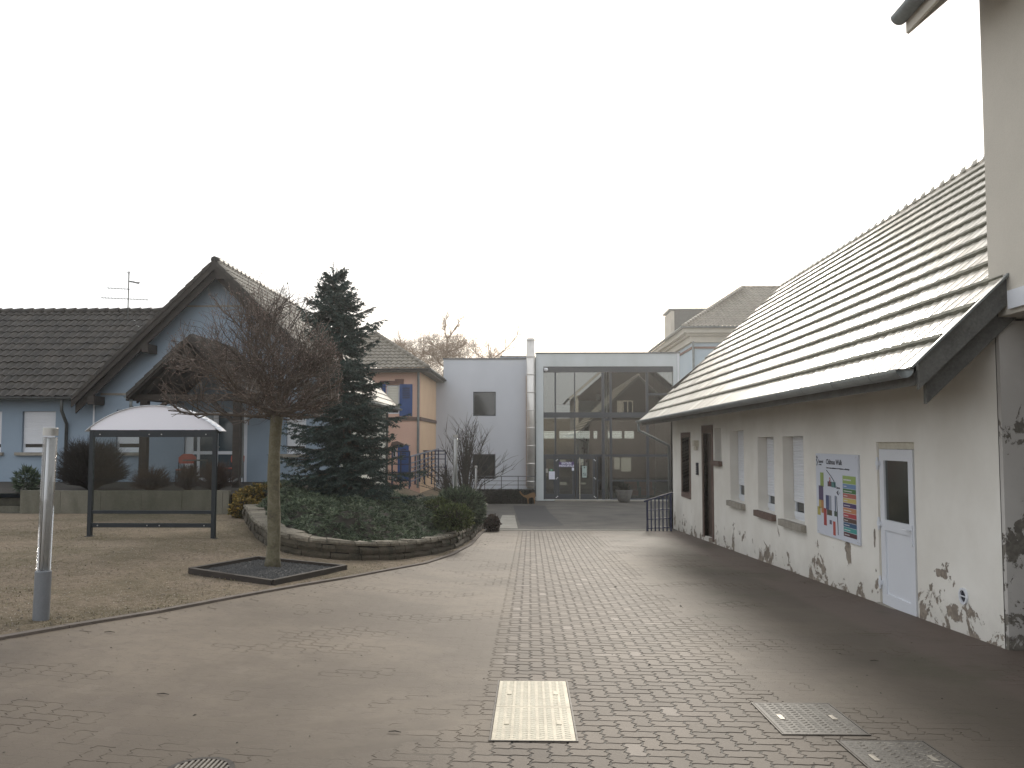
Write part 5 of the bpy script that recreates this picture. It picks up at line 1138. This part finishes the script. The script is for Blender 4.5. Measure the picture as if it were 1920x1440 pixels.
ball('spreading_juniper', 'dark green spreading juniper overhanging the wall near the pier', 862, 945, 20.6, .62, .95, M['juniper'], 1700, .15, zb=gh(-1.6,20)+.25)
ball('low_bush', 'small brown clipped bush at the foot of the pale path', 923, 990, 23.8, .22, .48, M['dead'], 600, .06, zb=gh(-1.1,23.8))
# ================================================================== WOODY THINGS
def branch(b, p, d, L, r0, r1, seg, rr, wob=.15, grav=0., n=4):
    pts = [p.copy()]; rad = [r0]; q = p.copy(); dd = d.copy()
    for k in range(seg):
        dd = (dd+Vector((rr.uniform(-wob,wob), rr.uniform(-wob,wob), rr.uniform(-wob,wob)+grav))).normalized(); q = q+dd*(L/seg); pts.append(q.copy()); rad.append(r0+(r1-r0)*(k+1)/seg)
    b.tube(pts, rad, n, False); return pts, dd
# young ball-headed tree
TY = 11.7; tb_ = gr(510, 1066); TY = tb_.y; g0 = tb_.z; top = at(518, 775, TY)
tree = thing('ball_tree', 'young bare round-headed tree with lichen on its trunk, standing in the gravel square', 'tree', (tb_.x, TY, g0))
b = MB(); n = 12; pts = []; rad = []
for k in range(n+1):
    f = k/n; p = Vector((tb_.x, TY, g0-.03)).lerp(Vector((top.x, TY, top.z)), f)+Vector((.012*math.sin(f*7), .01*math.cos(f*5), 0)); pts.append(p); rad.append(.098-.018*f+(.035*(1-f*12) if f < .08 else 0)+.004*math.sin(f*23)+(.02 if f > .95 else 0))
b.tube(pts, rad, 14); b.build('trunk', M['bark'], tree, True)
rr = random.Random(8); fk = Vector((top.x, TY, top.z)); CR = 1.27; CH = at(500, 545, TY).z-top.z-.12
b = MB(); tw = MB(); bd_ = MB(); nodes1 = []
cc = Vector((at(478, 700, TY).x, TY, top.z+.24))
def crown_pt(rr, f=1.):
    while True:
        a_ = rr.uniform(0, 6.283); u = rr.random()**1.25; e_ = u*1.5
        d = Vector((math.cos(a_)*math.cos(e_), math.sin(a_)*math.cos(e_), math.sin(e_))); s_ = f*(rr.uniform(.80, 1.0)+(rr.random() < .12)*.10)
        return cc+Vector((d.x*CR*s_, d.y*CR*s_, d.z*CH*s_*1.0-.10*(1-u)))
def in_crown(p):
    q = p-cc; zz_ = q.z/(CH if q.z > 0 else .42); return (q.x/CR)**2+(q.y/CR)**2+zz_*zz_
def grow(p, d, L, r, lv):
    seg = (5, 4, 4, 3, 2)[lv]; pts = [p.copy()]; rad = [r]; q = p.copy(); dd = d.copy()
    for k in range(seg):
        out_ = (q-cc); out_ = out_.normalized() if out_.length > .01 else Vector((0,0,1))
        wb = (.20, .28, .30, .30, .3)[lv]; dd = (dd+out_*.10+Vector((rr.uniform(-wb,wb), rr.uniform(-wb,wb), rr.uniform(-wb,wb)+.05))).normalized(); nq = q+dd*(L/seg)
        if in_crown(nq) > 1.08 and rr.random() < .93:
            break
        q = nq; pts.append(q.copy()); rad.append(r*(1-.55*(k+1)/seg))
    if len(pts) < 2: return
    (b if lv < 2 else tw).tube(pts, rad, (7, 5, 4, 3, 3)[lv], False)
    if lv >= 3 and rr.random() < .5:
        for _ in range(2): s_ = rr.choice(pts[1:]); e2 = Vector((rr.uniform(-1,1), rr.uniform(-1,1), rr.uniform(-1,1))).normalized()*.008; o2 = e2.orthogonal()*.8; bd_.add([s_-e2, s_+o2, s_+e2*1.4, s_-o2], [(0,1,2,3)])
    if lv >= 4: return
    for i in range((6, 5, 4, 2)[lv]):
        k = rr.randint(1, len(pts)-1); s_ = pts[k]; nd_ = (dd*.9+Vector((rr.uniform(-1,1), rr.uniform(-1,1), rr.uniform(-.75,.95)))*.95).normalized()
        grow(s_, nd_, (.66, .52, .38, .20)[lv]*rr.uniform(.6, 1.2), (.0125, .0068, .0040, .0026)[lv], lv+1)
for k in range(22):
    a_ = k*2.399; e_ = (.05, .3, .6, .95, 1.3)[k % 5]; d = Vector((math.cos(a_)*math.cos(e_)-.28, math.sin(a_)*math.cos(e_), math.sin(e_))).normalized()
    grow(fk-Vector((0,0,.02)), d, rr.uniform(.8, 1.25), .028, 0)
b.build('limbs', M['greybark'], tree, True)
ends = []
for k in range(12):
    a_ = rr.uniform(0, 6.28); p = cc+Vector((math.cos(a_)*.35+.15, math.sin(a_)*.4, CH*.6)); T_ = p+Vector((rr.uniform(-.15,.35), rr.uniform(-.2,.2), rr.uniform(.4,.72))); tw.tube([p, p.lerp(T_,.5)+Vector((.03,0,0)), T_], [.006,.005,.003], 4, False); ends.append(T_)
tw.build('twigs', M['twig'], tree); bd_.build('buds', M['bud'], tree)
lf = MB()
for k in range(26):
    p = rr.choice(ends)+Vector((rr.uniform(-.02,.02), 0, -rr.uniform(0, .12))); d = Vector((rr.uniform(-1,1), rr.uniform(-1,1), rr.uniform(-1,1))).normalized()*.022; e_ = d.orthogonal().normalized()*.014; lf.add([p-d, p+e_, p+d, p-e_], [(0,1,2,3)])
lf.build('withered_leaves', M['brown_stone'], tree)
# gravel square with dark edging
Q = [gr(357,1076), gr(510,1099), gr(647,1069), gr(482,1053)]
for p in Q: p.z = gh(p.x, p.y)
b = MB(); b.add([p+Vector((0,0,.035)) for p in Q], [(0,1,2,3)])
b2 = MB(); rg = random.Random(2)
for p, q in zip(Q, Q[1:]+Q[:1]): b2.bar(p+Vector((0,0,.02)), q+Vector((0,0,.02)), .07, .12)
pt = tag(b2.build('tree_bed_edging', M['concrete_mossy'], None, org=(tb_.x, TY, g0)), 'square dark edging filled with gravel round the foot of the young tree', 'edging'); pt.data.materials[0] = M['wood_dark']
b.build('gravel_bed', M['gravel'], pt)
b = MB()
for k in range(4200):
    u, v = rg.random(), rg.random(); p = Q[0].lerp(Q[1], u).lerp(Q[3].lerp(Q[2], u), v); s_ = rg.uniform(.007, .017); c = p+Vector((0,0,.038)); a_ = rg.uniform(0, 3)
    x_ = Vector((math.cos(a_), math.sin(a_), 0))*s_; y_ = Vector((-math.sin(a_), math.cos(a_), 0))*s_*.8; b.add([c-x_, c-y_, c+x_, c+y_, c+Vector((0,0,s_*.9))], [(0,1,4),(1,2,4),(2,3,4),(3,0,4)])
o = b.build('gravel_stones', M['gravel'], pt); o['kind'] = 'stuff'
# spruce
SPY = 18.6; sb = at(652, 915, SPY); stp = at(629, 497, SPY); zb0 = sb.z-.15; H = stp.z-zb0
sp = thing('spruce', 'dark blue green spruce with ragged drooping branches behind the junipers', 'tree', (sb.x, SPY, zb0))
b = MB(); ax = lambda f: Vector((sb.x, SPY, zb0)).lerp(Vector((stp.x, SPY, stp.z)), f)+Vector((.06*math.sin(f*5),0,0))
b.tube([ax(k/14) for k in range(15)], [.115*(1-k/14)**.9+.006 for k in range(15)], 8); b.build('trunk', M['greybark'], sp, True)
prof = [(0,1.2),(.07,1.65),(.2,1.42),(.37,1.28),(.51,.95),(.63,.85),(.75,.80),(.84,.50),(.92,.27),(1,.05)]
def prad(f):
    for (a, x), (c, y) in zip(prof, prof[1:]):
        if a <= f <= c: return x+(y-x)*(f-a)/(c-a)
    return .05
rr = random.Random(14); nd = MB(); br = MB()
def needles(p, q, r=.055, dens=1.):
    d = q-p; L = d.length; d = d/L; n_ = max(2, int(L/.032*dens))
    for k in range(n_):
        c = p+d*(L*(k+rr.random())/n_)
        for i in range(3):
            a_ = Vector((rr.uniform(-1,1), rr.uniform(-1,1), rr.uniform(-.6,1))); a_ = (a_-d*a_.dot(d)).normalized(); e_ = (a_*.9+d*.75).normalized()*r*rr.uniform(.7,1.15); w2 = d.cross(a_)*.011; nd.add([c-w2, c+w2, c+e_+w2*.3, c+e_-w2*.3], [(0,1,2,3)])
nw = 21
for w_ in range(nw):
    f = .03+.90*(w_/(nw-1)); f0 = f; nb = 8 if f < .85 else 6
    for k in range(nb):
        a_ = 6.283*k/nb+w_*.7+rr.uniform(-.25,.25); R = prad(min(1,f))*rr.choice((.55,.8,.95,1.05,1.22))*rr.uniform(.9,1.1)
        if rr.random() < .08: R *= 1.18
        drop = -.12-.22*(1-f) if f < .6 else .12+1.1*(f-.6); d = Vector((math.cos(a_), math.sin(a_), 0)); p = ax(min(1,f+rr.uniform(-.015,.015)))
        pts = []; m_ = 7
        for i in range(m_+1):
            t = i/m_; pts.append(p+d*(R*t)+Vector((rr.uniform(-.012,.012), rr.uniform(-.012,.012), R*(drop*t+ (.28*t*t if f < .7 else .1*t*t)))))
        br.tube(pts, [.016*(1-i/m_)+.004 for i in range(m_+1)], 4, False)
        for i in range(1, m_+1):
            needles(pts[i-1], pts[i], .055, 1)
            side = d.cross(Vector((0,0,1)))
            if i >= 1:
                for s_ in (-1, 1):
                    for rep in range(2):
                        l = R*(1.02-i/m_)*rr.uniform(.30,.62)+.10; dd = (d*rr.uniform(.4,.9)+side*s_*rr.uniform(.6,1)+Vector((0,0,rr.uniform(-.35,.1)))).normalized(); a0 = pts[i-1].lerp(pts[i], rr.random()); q = a0+dd*l+Vector((0,0,-.10*l)); needles(a0, q, .062, 1.05)
                        if l > .3 and rr.random() < .8: a1 = a0.lerp(q, .5); needles(a1, a1+(dd+d*.8+Vector((0,0,-.3))).normalized()*l*.45, .058, 1)
needles(ax(.90), ax(1.0)+Vector((0,0,.06)), .045, 1.5)
for k in range(10):
    a_ = k*2.4; f_ = .915+.007*k; l_ = .20-.013*k; needles(ax(f_), ax(f_)+Vector((math.cos(a_)*l_, math.sin(a_)*l_, l_*1.1)), .040, 1.3)
br.build('branches', M['greybark'], sp); nd.build('needles', M['needle'], sp)
# bare shrubs
def shrub(name, label, px_, py_, Y, H, R, n, m, zb=None, cat='shrub', rad=.012, sub_=3, spread=1., grp=None, seed=1, dome=False):
    p = at(px_, py_, Y); z = p.z if zb is None else zb; t = thing(name, label, cat, (p.x, Y, z), grp); rr = random.Random(seed); b = MB(); c = Vector((p.x, Y, z-.03))
    for k in range(n):
        a_ = rr.uniform(0, 6.283); u = rr.random(); e_ = math.acos(u*.97) if dome else rr.uniform(0, 1.15)*spread; d = Vector((math.cos(a_)*math.sin(e_), math.sin(a_)*math.sin(e_), math.cos(e_)))
        T_ = Vector((d.x*R, d.y*R, (H*(.24+.76*min(1,d.z*1.3)) if dome else max(.1, d.z*H))))*rr.uniform(.8 if dome else .72, 1.0); mid = c+Vector((T_.x*.35, T_.y*.35, T_.z*.55)); E_ = c+T_
        b.tube([c+Vector((d.x,d.y,0))*.05*R, mid, mid.lerp(E_, .5)+Vector((rr.uniform(-.03,.03),)*3), E_], [rad, rad*.7, rad*.5, rad*.22], 3 if n > 60 else 5, False)
        for i in range(sub_):
            s_ = mid.lerp(E_, rr.uniform(-.3,.95)); dd = (T_.normalized()+Vector((rr.uniform(-.9,.9), rr.uniform(-.9,.9), rr.uniform(-.3,.8)))).normalized(); l = rr.uniform(.12,.30)*math.hypot(R, H)*.6; e2 = s_+dd*l; b.tube([s_, s_.lerp(e2,.5)+Vector((0,0,l*.05)), e2], [rad*.4, rad*.3, rad*.15], 3, False)
    b.build('twigs', m, t); return t
zt0 = .36
for i, (px_, wd_, q0_, yy_, lab) in enumerate(((172, 66, 829, 20.8, 'big dense dark bare bush on the terrace left of the shelter post'),)):
    Rb = wd_/1500*yy_; Hb = at(px_, q0_, yy_).z-zt0; shrub('dark_bush', lab, px_, 905, yy_, Hb*1.05, Rb*1.02, 1500, M['deaddark'], zt0, rad=.011, sub_=5, seed=3, dome=True)
for i, (px_, wd_, q0_, yy_, lab) in enumerate(((284, 42, 873, 20.4, 'brown dead bush right of the left porch post, leftmost of the dry bushes'),(352, 26, 868, 20.6, 'small dry bush before the red chair behind the shelter glass'),(404, 38, 862, 20.3, 'reddish dry bush at the foot of the right porch post'))):
    Rb = wd_/1500*yy_; Hb = at(px_, q0_, yy_).z-zt0; shrub('dry_bush', lab, px_, 905, yy_, Hb, Rb, 420, M['dead'], zt0, rad=.008, sub_=5, seed=10+i, dome=True, grp='dry bushes on the terrace')
t = ball('rosemary_plant', 'small leafy green plant at the left end of the planter wall', 50, 918, 19.9, .24, .55, M['rosemary'], 240, .16, 'plant', zb=.36, core=False)
ball('yellow_leaved_shrub', 'low shrub with yellow and orange leaves beside the blue wall', 500, 930, 19.3, .75, .55, M['leafy'], 1500, .085, zb=.0, wid=.03)
ball('yellow_leaved_shrub', 'smaller dark green and yellow shrub nearer the planter corner', 462, 950, 18.3, .38, .42, M['leafy'], 500, .07, zb=-.12, wid=.026)
rh = random.Random(4); xh0, xh1 = at(888, 920, 40).x, at(1000, 920, 40).x; zh = gh(0, 40); hd = thing('clipped_hedge', 'dark low clipped hedge in front of the pale grey block', 'hedge', ((xh0+xh1)/2, 40, zh))
b = MB()
for k in range(5200):
    p = Vector((rh.uniform(xh0, xh1), rh.uniform(39.6, 40.4), zh+rh.uniform(0, .62)))
    if rh.random() < .5: p.y = 39.6
    elif rh.random() < .5: p.z = zh+.62
    spray(b, p, 3, .11, rh, .3, .028)
b.build('foliage', M['hedge'], hd); b = MB(); b.box(xh0+.1, 39.65, zh-.1, xh1-.1, 40.35, zh+.56); b.build('inner_branches', M['hedge'], hd)
shrub('bare_shrub', 'bare many stemmed shrub in front of the pale grey block, between the light columns', 873, 930, 35.5, at(870, 785, 35.5).z+1.1, 2.7, 60, M['deaddark'], -1.15, rad=.024, sub_=12, seed=6, spread=1.2)
shrub('bare_shrub', 'lower tangle of bare stems left of the tall light column', 836, 920, 36, 1.7, .9, 40, M['deaddark'], -.9, rad=.014, sub_=6, seed=16, spread=.8)
# ================================================================== FAR TREES
def far_tree(label, px_, base_y, Y, H, seed, lean=(0,0), nl=7, R=2.2, thick=.22, fuzz=1.0, broken=False):
    p = at(px_, base_y, Y); t = thing('bare_tree', label, 'tree', (p.x, Y, -1.4), 'bare trees behind the flat roofs'); rr = random.Random(seed); b = MB(); tw = MB()
    topz = p.z; z0 = -1.4; trunk = []; n = 10
    for k in range(n+1): f = k/n; trunk.append(Vector((p.x+lean[0]*f+.15*math.sin(f*6+seed), Y+lean[1]*f, z0+(H)*f)))
    b.tube(trunk, [thick*(1-.75*k/n) for k in range(n+1)], 8)
    def rec(p, d, L, r, lv):
        pts, dd = branch(b if lv < 2 else tw, p, d, L, r, r*.5, 4, rr, .25, .04, 5 if lv < 2 else 3)
        if lv >= 4: return
        for i in range(4 if lv < 1 else 5):
            q = rr.choice(pts[1:]); nd_ = (dd+Vector((rr.uniform(-1,1), rr.uniform(-1,1), rr.uniform(-.4,.9)))).normalized(); rec(q, nd_, L*rr.uniform(.4,.65), r*.5, lv+1)
    for k in range(nl):
        q = trunk[rr.randint(5, n)]; a_ = rr.uniform(0, 6.283); rec(q, Vector((math.cos(a_)*.9, math.sin(a_)*.5, rr.uniform(.1,.9))).normalized(), R*rr.uniform(.6,1.1), thick*.28, 0)
    for k in range(int(4200*fuzz)):
        # fine twig haze low in the crown
        u = Vector((rr.gauss(0, R*.6), rr.gauss(0, R*.4), rr.gauss(0, R*.35))); c = trunk[9]+u; c.z = min(c.z, trunk[-1].z+.1); d = Vector((rr.uniform(-1,1), rr.uniform(-1,1), rr.uniform(-.3,1))).normalized()*rr.uniform(.25,.6); tw.tube([c, c+d*.5+Vector((0,0,.04)), c+d], [.010,.008,.005], 3, False)
    b.build('trunk', M['far_bark'], t); tw.build('twigs', M['far_bark'], t)
def H_(q, Y): return at(900, q+34, Y).z+1.4
far_tree('bare tree with stubby broken limbs above the salmon house roof', 738, 620, 58, H_(612,58), 5, (.2,0), 6, 2.0, .20, 1.1)
far_tree('tall leaning dead trunk with few arms rising behind the left end of the grey block', 812, 600, 60, H_(600,60), 9, (1.0,0), 7, 1.9, .26, .9)
far_tree('small bare tree peeping over the grey flat roof', 930, 640, 66, H_(636,66), 12, (0,0), 9, 2.4, .2, .25)
far_tree('bare tree between the two bigger ones, mostly hidden by the salmon house roof', 785, 660, 64, H_(652,64), 22, (0,0), 7, 1.8, .22, .8)
# ================================================================== LITTER, GRASS, MOSS
rr = random.Random(77); b = MB()
for k in range(420):
    y = 3.0+rr.random()**1.3*18; x = rr.uniform(max(kerb_x(y)+.1, -.8*y), 4.2); z = gh(x, y)+.003; s_ = rr.uniform(.004, .013) if rr.random() < .93 else rr.uniform(.015, .035); a_ = rr.uniform(0, 3.14); u = Vector((math.cos(a_), math.sin(a_), 0))*s_; v = Vector((-math.sin(a_), math.cos(a_), 0))*s_*rr.uniform(.25,.7); c = Vector((x,y,z)); b.add([c-u, c-v, c+u, c+v, c+Vector((0,0,s_*.35))], [(0,1,4),(1,2,4),(2,3,4),(3,0,4)])
for px_, py_, l in ((305,1304,.045),(740,1375,.04),(1640,1241,.035),(205,1187,.05)):
    c = gr(px_, py_)+Vector((0,0,.008)); b.tube([c-Vector((l,-.01,0)), c+Vector((0,.01,.004)), c+Vector((l,0,0))], [.0025,.004,.002], 5)
tag(b.build('leaf_litter', M['soil'], None), 'crumbs of soil and fallen leaves on the paving', 'litter', kind='stuff')
b = MB()
for k in range(26000):
    y = 4.2+rr.random()**1.5*15; kx = kerb_x(y); x = kx-.12-rr.random()**1.4*9
    if abs(x) > .75*y+1: continue
    dn = noise.noise(Vector((x*.7, y*.7, 5)))+.5*noise.noise(Vector((x*2.5, y*2.5, 9)))
    if dn < rr.uniform(-.35, .35): continue
    p = Vector((x, y, gh(x, y)+.0)); 
    for i in range(2):
        h_ = rr.uniform(.012, .035); a_ = rr.uniform(0, 6.28); d = Vector((math.cos(a_)*h_*.8, math.sin(a_)*h_*.8, h_)); w2 = Vector((-math.sin(a_), math.cos(a_), 0))*.004; b.add([p-w2, p+w2, p+d], [(0,1,2)])
tag(b.build('grass', M['grass'], None), 'short dry winter grass of the lawn', 'grass', kind='stuff')
b = MB()
for k in range(5200):
    y = 4.5+rr.random()**1.3*15; x = kerb_x(y)-.12-rr.random()**1.3*10
    if abs(x) > .75*y+1: continue
    s_ = rr.uniform(.007, .022); c = Vector((x, y, gh(x, y)+.014)); a_ = rr.uniform(0, 3.14); u = Vector((math.cos(a_), math.sin(a_), rr.uniform(-.2,.4)))*s_; v = Vector((-math.sin(a_), math.cos(a_), rr.uniform(-.2,.3)))*s_*.6; b.add([c-u, c-v, c+u, c+v], [(0,1,2,3)])
tag(b.build('fallen_leaves', M['deadleaf'], None), 'small dead leaves scattered over the lawn', 'leaves', kind='stuff')
b = MB()
for k in range(9000):
    y = 4.5+rr.random()**1.4*14; x = kerb_x(y)-.12-rr.random()**1.3*9
    if abs(x) > .75*y+1: continue
    s_ = rr.uniform(.003, .009); c = Vector((x, y, gh(x, y)+.012)); a_ = rr.uniform(0, 3.14); u = Vector((math.cos(a_), math.sin(a_), 0))*s_; v = Vector((-math.sin(a_), math.cos(a_), 0))*s_*.7; b.add([c-u, c-v, c+u, c+v, c+Vector((0,0,s_*.6))], [(0,1,4),(1,2,4),(2,3,4),(3,0,4)])
tag(b.build('pebbles', M['pebble'], None), 'scattered pale pebbles on the lawn', 'pebbles', kind='stuff')
# ================================================================== HAZE
hb = MB(); hb.box(-70, -30, -5, 60, 90, 22)
hm = bpy.data.materials.new('haze_air'); hm.use_nodes = True; t = hm.node_tree; t.nodes.clear(); o = t.nodes.new('ShaderNodeOutputMaterial'); v = t.nodes.new('ShaderNodeVolumePrincipled')
v.inputs['Color'].default_value = (.95, .95, .95, 1); v.inputs['Density'].default_value = .0010; v.inputs['Anisotropy'].default_value = .75
t.links.new(v.outputs[0], o.inputs['Volume']); hz_ = hb.build('haze', hm); hz_['kind'] = 'stuff'; hz_['label'] = 'thin pale winter haze'
